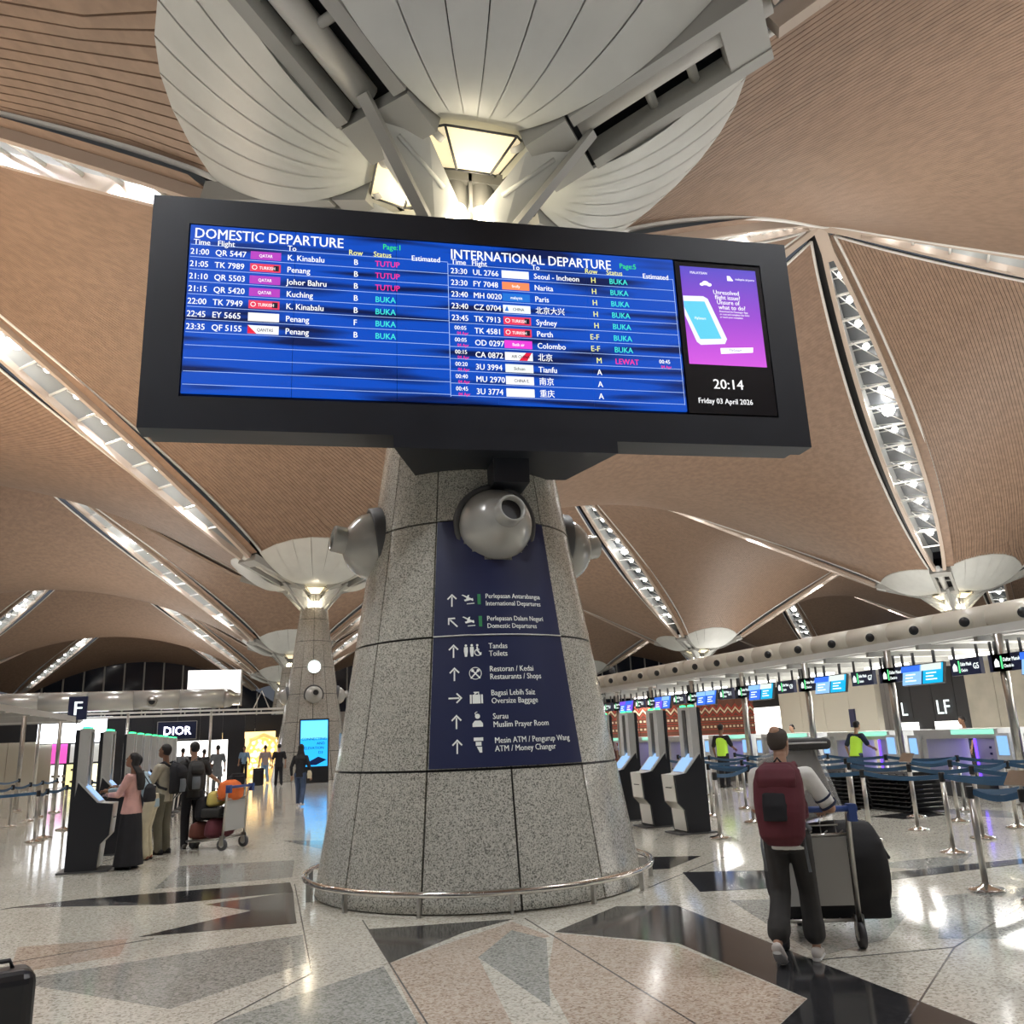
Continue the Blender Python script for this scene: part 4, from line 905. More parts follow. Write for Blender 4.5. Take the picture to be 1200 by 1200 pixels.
t = thing('light_wall', 'bright white backlit wall above the left check-in queue', 'lightbox', (-12, 41, 0)); MB().box((0, 0, 2.95), (3.6, .2, 1.3)).build('backlit_panel', mat('lightwall', (1, 1, 1), .5, emit=(.9, .95, 1), es=4), t); MB().box((0, .05, 2.28), (3.7, .3, .06)).build('trim', DGRY, t)
t = thing('shop', 'bright shop with pink poster and yellow shelves left of the boutique', 'shop', (-11.9, 41.4, 0))
for (x, z, a, b2, m_, nm) in ((-1.6, 1.15, .8, 2.3, BEI, 'wall_panel'), (-.85, 1.75, .75, 1.0, mat('poster_pink', (.6, .1, .45), .5, emit=(.8, .1, .5), es=.8), 'poster'), (-.9, .6, .6, 1.15, mat('shelf_white', (.9, .9, .9), .5, emit=(1, 1, 1), es=1), 'shelf_unit'), (.0, .6, .9, 1.15, mat('shelf_yellow', (.8, .75, .3), .5, emit=(.9, .85, .4), es=.9), 'shelf_unit'),
    (.35, 1.75, 1.4, .95, mat('poster_grey', (.5, .5, .48), .5, emit=(.6, .6, .55), es=.5), 'display_window'), (.3, 1.75, .45, .8, mat('poster_blue', (.1, .15, .4), .5, emit=(.1, .2, .6), es=.8), 'poster'), (1.1, .6, .9, 1.15, mat('shelf_pale', (.8, .75, .5), .5, emit=(1, .95, .7), es=1), 'shelf_unit')):
    MB().box((x, 0 if a < 1.2 and nm != 'poster' else (.05 if nm != 'poster' else -.05), z), (a-.02, .1, b2)).build(nm, m_, t)
mb = MB(); mb.k = 0
for k in range(12): mb.box((-1.05+.25*(k % 3)+.9*(k//6), -.07, .3+.3*((k//3) % 3)), (.16, .04, .12))
stuff(mb.build('merchandise', mat('goods', (.3, .25, .2), .6), t))
facade('stone_wall', -19, 40.8, -13.8, 40.8, 0, 2.4, BEI, 'beige wall panels at the far left behind the queue', 'wall', 4)
facade('shop', -30, 46, -1.0, 46, 0, 3.6, BLK, 'dark shop fronts in the distance behind the boutique', 'shop', 16, [(.86, .98, .2, 2.6, E_SHOPW, 'shop_window'), (.2, .4, .2, 2.6, E_SHOP, 'shop_window')])
facade('shop', .6, 62, 11, 62, 0, 4.2, mat('shop_grey', (.3, .29, .28), .5), 'grey shop wall far behind between column and kiosks', 'shop', 8, [(.1, .3, .3, 2.8, E_SHOP, 'shop_window'), (.5, .9, .3, 2.8, E_SHOPW, 'shop_window')])
t = thing('check_in_desk', 'dark check-in desk with a black monitor wall at the left edge', 'desk', (-15.3, 30.0, 0)); MB().box((0, 0, .55), (2.6, .8, 1.1)).build('desk', CW, t); MB().box((0, .3, 1.95), (2.2, .12, 1.3)).build('monitor_wall', BLK, t); MB().box((0, .36, 1.2), (.3, .1, .6)).build('stand', DGRY, t)
t = thing('gold_display', 'glittering gold arch display at the shop entrance beside the far column', 'display', (-2.3, 43.5, 0))
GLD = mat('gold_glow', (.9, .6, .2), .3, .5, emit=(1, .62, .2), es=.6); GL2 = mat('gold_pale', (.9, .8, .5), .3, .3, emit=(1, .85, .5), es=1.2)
MB().tube([(-.9, 0, 0), (-.9, 0, 1.5), (-.6, 0, 2.1), (0, 0, 2.35), (.6, 0, 2.1), (.9, 0, 1.5), (.9, 0, 0)], .12, 8).build('arch', GLD, t)
mb = MB()
for k in range(60): mb.sphere((random.uniform(-.75, .75), random.uniform(-.1, .2), random.uniform(.2, 2.1)), random.uniform(.05, .13), 5)
stuff(mb.build('baubles', GL2, t)); MB().box((0, .3, 1.1), (1.6, .1, 2.2)).build('backdrop', GLD, t)
# advertising totem in front of the clock column
t = thing('advert_totem', 'black floor-standing totem with a bright blue advert screen before the clock column', 'screen', (-.14, 30.8, 0))
MB().box((0, .12, 1.42), (1.34, .22, 2.84)).build('cabinet', BLK, t); MB().box((0, 0, 1.75), (1.22, .03, 2.05)).build('screen', mat('totem_blue', (0, 0, 0), .4, emit=(.02, .38, .95), es=1.3), t)
MB().box((0, -.017, 2.35), (1.2, .01, .8)).build('screen_glow', mat('totem_cyan', (0, 0, 0), .4, emit=(.15, .65, 1), es=1.2), t)
mb = MB()
for k, s in enumerate(('CONNECTING', 'AND', 'ELEVATION', 'D3')): text_mesh(mb, s, .17, lambda a, b3: ((.0 if k in (0, 2) else .3)+a, -.025, 1.88-.2*k+b3), 'CENTER')
stuff(mb.build('screen_text', mat('totem_text', (0, .02, .15), .5), t)); mb = MB(); mb.add([(-.5, -.024, .8), (.1, -.024, .78), (.58, -.024, 1.0), (.2, -.024, 1.15), (-.1, -.024, 1.0)], [(0, 1, 2, 3, 4)]); mb.build('screen_figure', mat('totem_navy', (0, .03, .2), .5), t)
t = thing('totem_edge', 'thin black side-on totem between the blue screen and the central column', 'screen', (.78, 26.6, 0)); MB().box((0, 0, 1.05), (.22, .9, 2.1)).build('cabinet', BLK, t); MB().box((0, 0, .02), (.5, 1.0, .04)).build('base', STL, t)
# dark rounded thing at the lower left corner of the view
t = thing('suitcase', 'black rounded suitcase top at the bottom left corner', 'suitcase', (-3.97, -5.05, 0), R(20)); mb = MB(); mb.smooth = True
BLS = mat('case_black', (.015, .015, .017), .3)
o = MB().box((0, 0, .30), (.42, .26, .52)).build('shell', BLS, t); bv = o.modifiers.new('b', 'BEVEL'); bv.width = .07; bv.segments = 4
for sx in (-.15, .15): MB().tube([(sx-.015, 0, .03), (sx+.015, 0, .03)], .03, 10).build('wheel', BLK, t)
MB().tube([(-.1, 0, .55), (-.08, 0, .6), (.08, 0, .6), (.1, 0, .55)], .012, 6).build('handle', BLK, t)
# ------------------------------------------------------------------ people
def voxel(mb, size, smooth=3, extra=None):
    me = mb.mesh('tmp', []); o = bpy.data.objects.new('tmp', me); COL.objects.link(o)
    r = o.modifiers.new('r', 'REMESH'); r.mode = 'VOXEL'; r.voxel_size = size; r.use_smooth_shade = True
    if smooth: q = o.modifiers.new('s', 'SMOOTH'); q.iterations = smooth; q.factor = .5
    dg = bpy.context.evaluated_depsgraph_get(); ev = o.evaluated_get(dg); n = bpy.data.meshes.new_from_object(ev)
    bpy.data.objects.remove(o); bpy.data.meshes.remove(me); return n
def loft(mb, secs, n=12):
    """secs: (centre, rx, ry, axis_x, axis_y) rings"""
    vs = []; fs = []
    for c, rx, ry, ax, ay in secs: vs += [V(c)+V(ax)*rx*cos(2*pi*k/n)+V(ay)*ry*sin(2*pi*k/n) for k in range(n)]
    N = len(secs)
    for i in range(N-1):
        for k in range(n): fs.append((i*n+k, i*n+(k+1) % n, (i+1)*n+(k+1) % n, (i+1)*n+k))
    fs.append(tuple(range(n-1, -1, -1))); fs.append(tuple((N-1)*n+k for k in range(n))); mb.add(vs, fs)
XA, YA = (1, 0, 0), (0, 1, 0)
def limb(mb, pts, rs, n=10):
    P = []; Q = []
    for i in range(len(pts)-1):
        a, b2 = V(pts[i]), V(pts[i+1]); m_ = max(2, int((b2-a).length/.03))
        for k in range(m_): P.append(a.lerp(b2, k/m_)); Q.append(rs[i]+(rs[i+1]-rs[i])*k/m_)
    P.append(V(pts[-1])); Q.append(rs[-1])
    for p, r in zip(P, Q): mb.sphere(p, r, 5)
def mat_c(name, c, **k): return mat(name, c, k.pop('rough', .8), noise=.1, ns=6, **k)
SKIN = {'tan': mat('skin_tan', (.46, .27, .18), .5), 'brown': mat('skin_brown', (.24, .12, .07), .5), 'fair': mat('skin_fair', (.58, .38, .28), .5)}
HAIRB = mat('hair_black', (.012, .01, .01), .6); EYE = mat('eye_dark', (.02, .015, .012), .3); LIP = mat('lips', (.35, .14, .11), .5)
PC = [0]
def person(label, x, y, face, pose, shirt, trousers, shoes, skin='tan', H=1.7, group=None, hair='short', hairm=None, female=False, sleeve=.5, hem=None, vox=.014, pants=1.0, extra=None, hair_top=None, belly=0):
    """local frame: faces +Y. pose: lean, la, ra (elbow, wrist), ll, rl (knee, ankle), head (yaw, pitch)"""
    k = H/1.7; t = thing('person', label, 'person', (x, y, 0), face, group); t.scale = (k, k, k)
    lean = pose.get('lean', 0); hip = V(pose.get('hip', (0, 0, .92))); Rl = Matrix.Rotation(-lean, 3, 'X')
    def up(p): return hip+Rl @ V(p)
    sh = .17 if female else .195; w_ = .12 if female else .135
    waist = up((0, .0, .16)); chest = up((0, .01, .34)); neck0 = up((0, -.01, .50)); neck1 = up((0, .015, .60)); hc = neck1+Matrix.Rotation(-lean*.3, 3, 'X') @ V((0, .02, .115))
    sL, sR = up((-sh, -.01, .45)), up((sh, -.01, .45))
    def P(q, s): return (hip+Rl @ (V(q)-V((0, 0, .92)))) if pose.get('rel', True) else V(q)
    eL, wL = [V(q) for q in pose.get('la', ((-.27, -.03, 1.10), (-.28, .06, .86)))]; eR, wR = [V(q) for q in pose.get('ra', ((.27, -.03, 1.10), (.28, .06, .86)))]
    kL, aL = [V(q) for q in pose.get('ll', ((-.1, .02, .49), (-.1, -.02, .08)))]; kR, aR = [V(q) for q in pose.get('rl', ((.1, .02, .49), (.1, -.02, .08)))]
    hL, hR = hip+V((-.09, 0, -.03)), hip+V((.09, 0, -.03))
    b = MB()
    # torso, neck, arms, legs as one skin
    loft(b, [(hip+V((0, 0, -.08)), .13, .09, XA, YA), (hip+V((0, 0, .02)), .15, .105, XA, YA), (waist, w_, .095, XA, YA), (chest, .155, .11, XA, YA), (up((0, 0, .45)), .15, .09, XA, YA), (neck0, .07, .06, XA, YA)])
    limb(b, [neck0-V((0, 0, .03)), neck1+V((0, 0, .05))], [.058, .052])
    for s, e_, w__ in ((sL, eL, wL), (sR, eR, wR)): limb(b, [up((0, 0, .43)), s, e_, w__], [.07, .055, .04, .026])
    for h, kn, an in ((hL, kL, aL), (hR, kR, aR)): limb(b, [h, kn, kn.lerp(an, .3), an], [.085, .055, .056, .036])
    # head: skull and jaw
    Rh = Matrix.Rotation(pose.get('head', (0, 0))[0], 3, 'Z') @ Matrix.Rotation(-pose.get('head', (0, 0))[1], 3, 'X')
    def hp(p): return hc+Rh @ V(p)
    hd = []
    for c, rx, ry in (((0, .03, -.115), .03, .03), ((0, .025, -.09), .048, .06), ((0, .01, -.05), .062, .082), ((0, .0, .0), .072, .092), ((0, -.005, .045), .074, .095), ((0, -.01, .085), .06, .078), ((0, -.01, .112), .03, .04)):
        hd.append((hp(c), rx, ry, Rh @ V(XA), Rh @ V(YA)))
    loft(b, hd, 14)
    for h_, e_ in ((wL, eL), (wR, eR)):       # palms
        d = (h_-e_).normalized(); b.sphere(h_+d*.03, .034, 6); b.sphere(h_+d*.06, .036, 6)
    me = voxel(b, vox, 2)
    # features and fingers joined to the same mesh
    f = MB(); f.smooth = True
    loft(f, [(hp((0, .088, .02)), .008, .006, Rh @ V(XA), Rh @ V(YA)), (hp((0, .098, -.005)), .011, .01, Rh @ V(XA), Rh @ V(YA)), (hp((0, .104, -.022)), .015, .012, Rh @ V(XA), Rh @ V(YA)), (hp((0, .092, -.032)), .01, .008, Rh @ V(XA), Rh @ V(YA))], 8)
    for s in (-1, 1): f.sphere(hp((s*.075, -.005, -.005)), .018, 6, (.5, 1, 1.5))
    f.k = 1
    for s in (-1, 1): f.sphere(hp((s*.03, .082, .012)), .0105, 6)
    f.k = 2; f.sphere(hp((0, .088, -.058)), .016, 6, (1.4, .5, .4)); f.k = 0
    for h_, e_, sg in ((wL, eL, -1), (wR, eR, 1)):
        d = (h_-e_).normalized(); side = d.cross(V((0, 0, 1))); side = (V((1, 0, 0)) if side.length < .3 else side.normalized()); pn = side.cross(d).normalized()
        curl = pose.get('curl', .5)
        for q in range(4):
            base = h_+d*.085+side*(.019*(q-1.5)); L_ = (.034, .039, .036, .029)[q]; p0 = base-d*.015; p1 = base+d*L_; p2 = p1+(d*(1-curl)-pn*curl).normalized()*L_*.8; p3 = p2+(d*(1-2*curl)-pn*curl*1.6).normalized()*L_*.6
            f.tube([p0, p1, p2, p3], [.0095, .0088, .008, .006], 6)
        th = h_+d*.035+side*(-sg*.03); f.tube([th, th+(d*.6-side*sg*.7).normalized()*.035, th+(d*.6-side*sg*.7).normalized()*.035+(d*.9-side*sg*.15-pn*.3).normalized()*.03], [.012, .0105, .008], 6)
    fm = f.mesh('f', [SKIN[skin], EYE, LIP]); me.materials.clear(); me.materials.append(SKIN[skin])
    body = joined([me, fm], 'body'); o = obj('body', body, t)
    # hair
    hm = hairm or HAIRB
    h = MB()
    if hair != 'none':
        z0 = {'short': -.02, 'long': -.3, 'bun': -.03, 'hijab': -.3, 'thin': -.03}[hair]
        def Hs(c, rx, ry): return (hp(c), rx, ry, Rh @ V(XA), Rh @ V(YA))
        loft(h, [Hs((0, -.035, -.05), .055, .06), Hs((0, -.028, .0), .080, .082), Hs((0, -.018, .045), .084, .094), Hs((0, -.01, .085), .073, .088), Hs((0, -.008, .115), .045, .055), Hs((0, -.01, .128), .015, .02)], 14)
        if hair == 'long':
            loft(h, [Hs((0, -.05, .02), .08, .06), Hs((0, -.06, -.06), .085, .055), (up((0, -.10, .52)), .10, .05, XA, YA), (up((0, -.13, .38)), .11, .045, XA, YA), (up((0, -.13, .25)), .08, .03, XA, YA)], 12)
        if hair == 'bun': limb(h, [hp((0, -.1, .0)), hp((0, -.12, -.02))], [.03, .04])
        if hair == 'hijab': loft(h, [Hs((0, -.02, .06), .09, .1), Hs((0, -.03, -.05), .088, .09), (up((0, 0, .54)), .12, .09, XA, YA), (up((0, 0, .44)), .2, .13, XA, YA), (up((0, 0, .38)), .2, .13, XA, YA)], 14)
        hme = voxel(h, .011, 2); hme.materials.clear(); hme.materials.append(hm); ho = obj('headscarf' if hair == 'hijab' else 'hair', hme, t)
        if hair == 'thin':
            q = MB(); q.smooth = True; q.sphere(hp((0, -.045, .098)), .05, 8, (.9, 1, .8)); q.build('bald_crown', SKIN[skin], ho)
    # shirt with sleeves
    c = MB(); hz = -.10 if hem is None else hem
    fl_ = .03 if pants == 'skirt' else 0
    loft(c, [(hip+V((0, 0, hz)), .168+fl_+max(0, -hz-.1)*.2, .125+fl_+max(0, -hz-.1)*.2, XA, YA), (hip+V((0, 0, .03)), .162+fl_*.4, .122+fl_*.4, XA, YA), (waist, w_+.022, .115+belly, XA, YA), (chest, .172, .128, XA, YA), (up((0, 0, .44)), .165, .105, XA, YA), (up((0, -.005, .50)), .085, .075, XA, YA)])
    for s, e_, w__ in ((sL, eL, wL), (sR, eR, wR)):
        if sleeve <= .5: limb(c, [up((0, 0, .42)), s, s.lerp(e_, sleeve*1.6)], [.085, .074, .066])
        else: limb(c, [up((0, 0, .42)), s, e_, e_.lerp(w__, (sleeve-.5)*1.9)], [.085, .07, .054, .042])
    cm = voxel(c, max(vox, .012), 3); cm.materials.clear(); cm.materials.append(shirt); so = obj('top' if female else 'shirt', cm, t)
    # trousers or skirt
    c = MB()
    if pants == 'skirt':
        loft(c, [(V((0, .0, .05)), .25, .22, XA, YA), (V((0, 0, .3)), .21, .19, XA, YA), (hip+V((0, 0, -.3)), .19, .17, XA, YA), (hip+V((0, 0, -.08)), .176, .14, XA, YA), (hip+V((0, 0, -.02)), .160, .122, XA, YA), (hip+V((0, 0, .10)), .145, .108, XA, YA)], 18)
    else:
        loft(c, [(hip+V((0, 0, -.12)), .15, .115, XA, YA), (hip+V((0, 0, .0)), .165, .12, XA, YA), (hip+V((0, 0, .12)), .145, .108, XA, YA)])
        for h_, kn, an in ((hL, kL, aL), (hR, kR, aR)):
            end = kn.lerp(an, pants); limb(c, [h_, kn, end], [.102, .082, .07 if pants > .9 else .085])
            if pants < .9: limb(c, [end, end+(end-kn).normalized()*.05], [.092, .09])
    cm = voxel(c, max(vox, .013), 3); cm.materials.clear(); cm.materials.append(trousers); obj('skirt' if pants == 'skirt' else 'trousers', cm, t)
    for an, kn in ((aL, kL), (aR, kR)):
        c = MB(); d = (an-kn).normalized(); fw = pose.get('toe', V((0, 1, 0))); fw = V(fw)
        pit = -.5 if an.z > .13 else 0
        c.smooth = True
        F = lambda y_, z_: an+fw*y_+V((0, 0, z_+y_*pit))
        loft(c, [(F(-.075, -.035), .032, .03, XA, (0, 0, 1)), (F(-.04, -.03), .042, .045, XA, (0, 0, 1)), (F(.03, -.03), .042, .042, XA, (0, 0, 1)), (F(.11, -.042), .047, .03, XA, (0, 0, 1)), (F(.17, -.05), .035, .02, XA, (0, 0, 1))], 12)
        so2 = c.build('shoe', shoes, t)
        c = MB(); loft(c, [(F(-.08, -.07), .034, .012, XA, (0, 0, 1)), (F(.05, -.07), .046, .012, XA, (0, 0, 1)), (F(.12, -.07), .05, .012, XA, (0, 0, 1)), (F(.18, -.066), .034, .01, XA, (0, 0, 1))], 10); c.build('sole', WHT if shoes == SHW else BLK, so2)
    return t, up, dict(hip=hip, chest=chest, so=so, wL=wL, wR=wR, hp=hp, eL=eL, eR=eR, sL=sL, sR=sR)
SHW = mat('shoe_white', (.62, .58, .54), .6); SHB = mat('shoe_black', (.02, .02, .02), .4)
C_ = {k: mat_c('cloth_'+k, v) for k, v in dict(white=(.84, .84, .80), black=(.014, .014, .018), charcoal=(.035, .034, .033), pink=(.66, .38, .34), ltblue=(.36, .48, .55), cream=(.62, .56, .40), beige=(.46, .42, .33), khaki=(.16, .15, .11), jeans=(.05, .08, .15), grey=(.16, .18, .2), hivis=(.55, .85, .1), navy=(.02, .03, .07), plaid=(.35, .28, .28), blue=(.06, .16, .5), skyb=(.25, .4, .6), maroon=(.11, .02, .03)).items()}
def backpack(t, up, m_, dark, label=None, big=False):
    """soft rounded pack on the back with a pocket and straps"""
    c = MB(); s = 1.12 if big else .85
    if big: loft(c, [(up((0, -.17, -.10)), .12, .06, XA, YA), (up((0, -.22, -.04)), .17, .11, XA, YA), (up((0, -.25, .15)), .19, .14, XA, YA)], 20)
    for (z, ry, rx) in (): pass
    loft(c, [(up((0, -.20, .02)), .12*s, .07, XA, YA), (up((0, -.23, .06)), .16*s, .12*s, XA, YA), (up((0, -.245, .2)), .175*s, .135*s, XA, YA), (up((0, -.24, .36)), .17*s, .13*s, XA, YA), (up((0, -.21, .46)), .15*s, .11*s, XA, YA), (up((0, -.19, .52)), .10*s, .06*s, XA, YA)], 20)
    me = voxel(c, .014, 4); me.materials.clear(); me.materials.append(m_); b = obj('backpack', me, t)
    c = MB(); loft(c, [(up((0, -.33, .30)), .13*s, .05, XA, YA), (up((0, -.35, .36)), .14*s, .055, XA, YA), (up((0, -.32, .44)), .13*s, .05, XA, YA), (up((0, -.27, .49)), .09*s, .04, XA, YA)], 16)
    me = voxel(c, .012, 3); me.materials.clear(); me.materials.append(m_); obj('top_pocket', me, b)
    c = MB(); loft(c, [(up((-.02, -.36, .05)), .08*s, .03, XA, YA), (up((-.02, -.375, .16)), .085*s, .035, XA, YA), (up((-.02, -.365, .26)), .08*s, .03, XA, YA)], 14); me = voxel(c, .012, 2); me.materials.clear(); me.materials.append(dark); obj('mesh_pocket', me, b)
    for sx in (-1, 1):
        c = MB(); c.tube([up((sx*.10, -.15, .47)), up((sx*.11, -.05, .535)), up((sx*.12, .06, .50)), up((sx*.13, .12, .40)), up((sx*.15, .10, .25)), up((sx*.165, -.02, .14)), up((sx*.14, -.15, .10))], .022, 8); c.build('strap', m_, b)
    c = MB(); c.tube([up((-.03, -.17, .52)), up((0, -.17, .56)), up((.03, -.17, .52))], .008, 6); c.build('grab_loop', dark, b)
    return b
# man with the trolley
mt, up, K = person('grey-haired man in white shirt and maroon backpack pushing a luggage trolley', 1.22, -4.76, R(-40), dict(lean=.24, head=(-.4, -.05), ra=((.34, .20, 1.10), (.26, .46, 1.06)), la=((-.24, .18, 1.10), (-.14, .44, 1.06)), ll=((-.09, .0, .50), (-.12, -.24, .17)), rl=((.10, .14, .50), (.11, .16, .085)), curl=.85),
    C_['white'], C_['charcoal'], SHW, 'tan', 1.63, hair='thin', hairm=mat('hair_grey', (.07, .055, .045), .7), sleeve=.5, vox=.009, pants=.62, belly=.01)
bp = backpack(mt, up, C_['maroon'], C_['black'], big=True)
for q, (a, c2) in enumerate(((.62, .70), (.84, .93))):
    s_, e_ = K['sR'], K['eR']; MB().tube([s_.lerp(e_, a), s_.lerp(e_, c2-.02)], .0735, 14, cap=False).build('sleeve_stripe', C_['navy'], mt)
for sx, z in ((-.17, .0), (.15, -.02)):
    MB().tube([up((sx, -.12, .06)), up((sx, -.15, -.1)), up((sx+.02, -.14, -.28))], .012, 5).build('loose_strap', C_['grey'], bp)
MB().tube([up((.16, -.1, .07)), up((.18, .02, .05)), up((.12, .12, .04)), up((-.12, .12, .04)), up((-.18, .02, .05)), up((-.16, -.1, .07))], .018, 6).build('waist_belt', C_['grey'], bp)
# luggage trolleys
TRB = mat('trolley_blue', (.03, .07, .25), .4); TPAN = mat('trolley_panel', (.42, .42, .40), .5)
def trolley(label, x, y, rz):
    """local: pushed towards +Y, handle at -Y end"""
    t = thing('luggage_trolley', label, 'trolley', (x, y, 0), rz, 'luggage trolleys')
    for sx in (-.29, .29):
        MB().tube([(sx, 0, .18), (sx, -.06, .98), (sx, -.12, 1.03)], .021, 10).build('upright', STL, t)
        MB().tube([(sx, 0, .20), (sx*.9, .45, .15), (sx*.45, .88, .13)], .018, 8).build('base_rail', STL, t)
        w0 = MB(); w0.tube([(sx-.022, .0, .095), (sx+.022, .0, .095)], .095, 20); w0 = w0.build('wheel', mat('tyre', (.06, .06, .065), .5), t); MB().tube([(sx-.025, 0, .095), (sx+.025, 0, .095)], .045, 12).build('wheel_hub', LGRY, w0)
        MB().prism([(-.05, .08), (.05, .08), (.03, .24), (-.03, .24)], sx-.032, sx-.026, 'x').build('wheel_fork', STL, t); MB().prism([(-.05, .08), (.05, .08), (.03, .24), (-.03, .24)], sx+.026, sx+.032, 'x').build('wheel_fork', STL, t)
    w0 = MB().tube([(-.02, .85, .075), (.02, .85, .075)], .075, 16).build('wheel', mat('tyre', (.06, .06, .065), .5), t)
    MB().tube([(-.35, -.13, 1.03), (.35, -.13, 1.03)], .024, 12).build('handle', TRB, t)
    for sx in (-.31, .31): MB().box((sx, -.11, 1.0), (.06, .09, .13)).build('handle_bracket', TRB, t)
    MB().box((0, -.02, .56), (.53, .015, .50)).build('advert_panel', TPAN, t); MB().tube([(-.29, -.03, .83), (.29, -.03, .83)], .012, 6).build('crossbar', STL, t)
    mb = MB()
    for k in range(5): mb.tube([(-.24+.12*k, -.05, .86), (-.24+.12*k, .16, .80), (-.24+.12*k, .18, .92)], .006, 5)
    mb.tube([(-.26, .17, .88), (.26, .17, .88)], .008, 5); mb.tube([(-.26, .16, .80), (.26, .16, .80)], .008, 5); mb.build('wire_basket', STL, t)
    mb = MB()
    for k in range(4): mb.tube([(-.2+.13*k, .0, .19), (-.12+.08*k, .86, .14)], .01, 5)
    mb.tube([(-.29, .0, .2), (.29, 0, .2)], .014, 6); mb.build('platform_rods', STL, t)
    return t
def soft_case(name, label, cat, loc, rz, dims, m_, par=None, tilt=0, bev=.05, group=None, handle=True):
    t = thing(name, label, cat, loc, rz, group); o = MB().box((0, 0, dims[2]/2), dims).build('body', m_, t); bv = o.modifiers.new('b', 'BEVEL'); bv.width = bev; bv.segments = 4
    for p in o.data.polygons: p.use_smooth = True
    if handle: MB().tube([(-.08, 0, dims[2]-.005), (-.07, 0, dims[2]+.03), (.07, 0, dims[2]+.03), (.08, 0, dims[2]-.005)], .012, 6).build('handle', BLK, t)
    MB().tube([(-dims[0]/2+.06, -dims[1]/2-.002, dims[2]-.1), (dims[0]/2-.06, -dims[1]/2-.002, dims[2]-.1)], .006, 5).build('zip', DGRY, t)
    if tilt: t.rotation_euler = (tilt, 0, rz)
    return t
TZ = R(-22); TX0, TY0 = 1.63, -4.46
trolley('silver luggage trolley with a blue handle pushed by the man with the maroon backpack', TX0, TY0, TZ)
def tl(u, v, z=0): return (TX0+u*cos(TZ)-v*sin(TZ), TY0+u*sin(TZ)+v*cos(TZ), z)
DUF = mat_c('duffel_black', (.012, .012, .014), bump=.4)
d = thing('duffel_bag', 'huge soft black bag lying across the front trolley and sticking out on the right', 'bag', tl(.12, .36, .16), TZ)
c = MB(); loft(c, [((-.42, 0, .32), .24, .20, (0, 1, 0), (0, 0, 1)), ((-.36, 0, .36), .27, .33, (0, 1, 0), (0, 0, 1)), ((.1, 0, .38), .27, .36, (0, 1, 0), (0, 0, 1)), ((.36, 0, .38), .27, .36, (0, 1, 0), (0, 0, 1)), ((.44, 0, .38), .26, .34, (0, 1, 0), (0, 0, 1)), ((.50, 0, .34), .22, .26, (0, 1, 0), (0, 0, 1))], 20)
c.box((.25, 0, .3), (.44, .44, .58)); c.box((-.1, 0, .3), (.6, .44, .56))
me = voxel(c, .02, 8); me.materials.clear(); me.materials.append(DUF); obj('body', me, d); MB().tube([(.44, -.15, .6), (.53, -.1, .45), (.53, .1, .45), (.44, .15, .6)], .016, 6).build('strap', C_['black'], d)
t = thing('wrapped_case', 'grey suitcase wrapped in clear plastic, standing on top of the black bag', 'suitcase', tl(.08, .16, .93), TZ+.1); t.rotation_euler = (R(-8), R(-14), TZ+.1)
o = MB().box((0, .1, .28), (.46, .24, .56)).build('body', mat('case_grey', (.17, .16, .145), .45), t); bv = o.modifiers.new('b', 'BEVEL'); bv.width = .04; bv.segments = 3
PL = mat('plastic_wrap', (.75, .76, .74), .12, alpha=.28, bump=.8, ns=8)
o = MB().box((.01, .1, .29), (.50, .28, .60)).build('plastic_wrap', PL, t); bv = o.modifiers.new('b', 'BEVEL'); bv.width = .05; bv.segments = 3
t = thing('flat_bag', 'flat dark grey bag lying on top of the plastic-wrapped suitcase', 'bag', tl(.08, .30, 1.47), TZ-.2); o = MB().box((0, 0, .05), (.46, .34, .09)).build('body', mat_c('bag_grey', (.06, .06, .058)), t); bv = o.modifiers.new('b', 'BEVEL'); bv.width = .035; bv.segments = 3
MB().tube([(-.2, -.17, .06), (.2, -.17, .06)], .008, 5).build('zip', LGRY, t)
# the group at the left kiosks
p1, up, K = person('woman in pink top and long black skirt tapping the nearest left kiosk', -4.43, 4.02, R(68), dict(head=(.1, -.35), ra=((.24, .14, 1.12), (.20, .36, 1.10)), la=((-.25, .1, 1.12), (-.10, .34, 1.12)), curl=.3), C_['pink'], C_['black'], SHB, 'brown', 1.62, hair='long', female=True, sleeve=.95, pants='skirt', vox=.011)
c = MB(); loft(c, [(V((.16, -.2, .98)), .13, .07, XA, YA), (V((.16, -.2, 1.05)), .15, .085, XA, YA), (V((.16, -.2, 1.2)), .12, .07, XA, YA), (V((.16, -.19, 1.26)), .05, .03, XA, YA)]); me = voxel(c, .014, 3); me.materials.clear(); me.materials.append(C_['black']); hb = obj('shoulder_bag', me, p1)
MB().tube([(.16, -.2, 1.24), (.1, -.1, 1.42), (-.05, .06, 1.42), (.0, .13, 1.3)], .008, 5).build('bag_strap', C_['black'], hb)
person('person in pale blue sleeves leaning to a kiosk behind the woman in pink', -4.32, 5.05, R(80), dict(lean=.45, head=(0, -.4), ra=((.3, .32, 1.15), (.26, .58, 1.16)), la=((-.28, .34, 1.12), (-.2, .58, 1.12)), hip=(0, -.06, .92)), C_['ltblue'], C_['cream'], mat('shoe_rust', (.3, .1, .06), .5), 'brown', 1.66, hair='short', hairm=C_['black'], female=True, sleeve=.95, pants=.85)
pt = bpy.context.scene.collection.objects
tu, up, K = person('man in beige shirt and khaki trousers wearing a black backpack, facing the kiosks', -4.14, 5.75, R(58), dict(head=(.1, -.3), ra=((.25, .1, 1.14), (.22, .30, 1.02)), la=((-.26, .08, 1.12), (-.2, .3, 1.05))), C_['beige'], C_['khaki'], SHB, 'brown', 1.74, hair='short', sleeve=.5, vox=.011)
backpack(tu, up, C_['black'], C_['grey'])
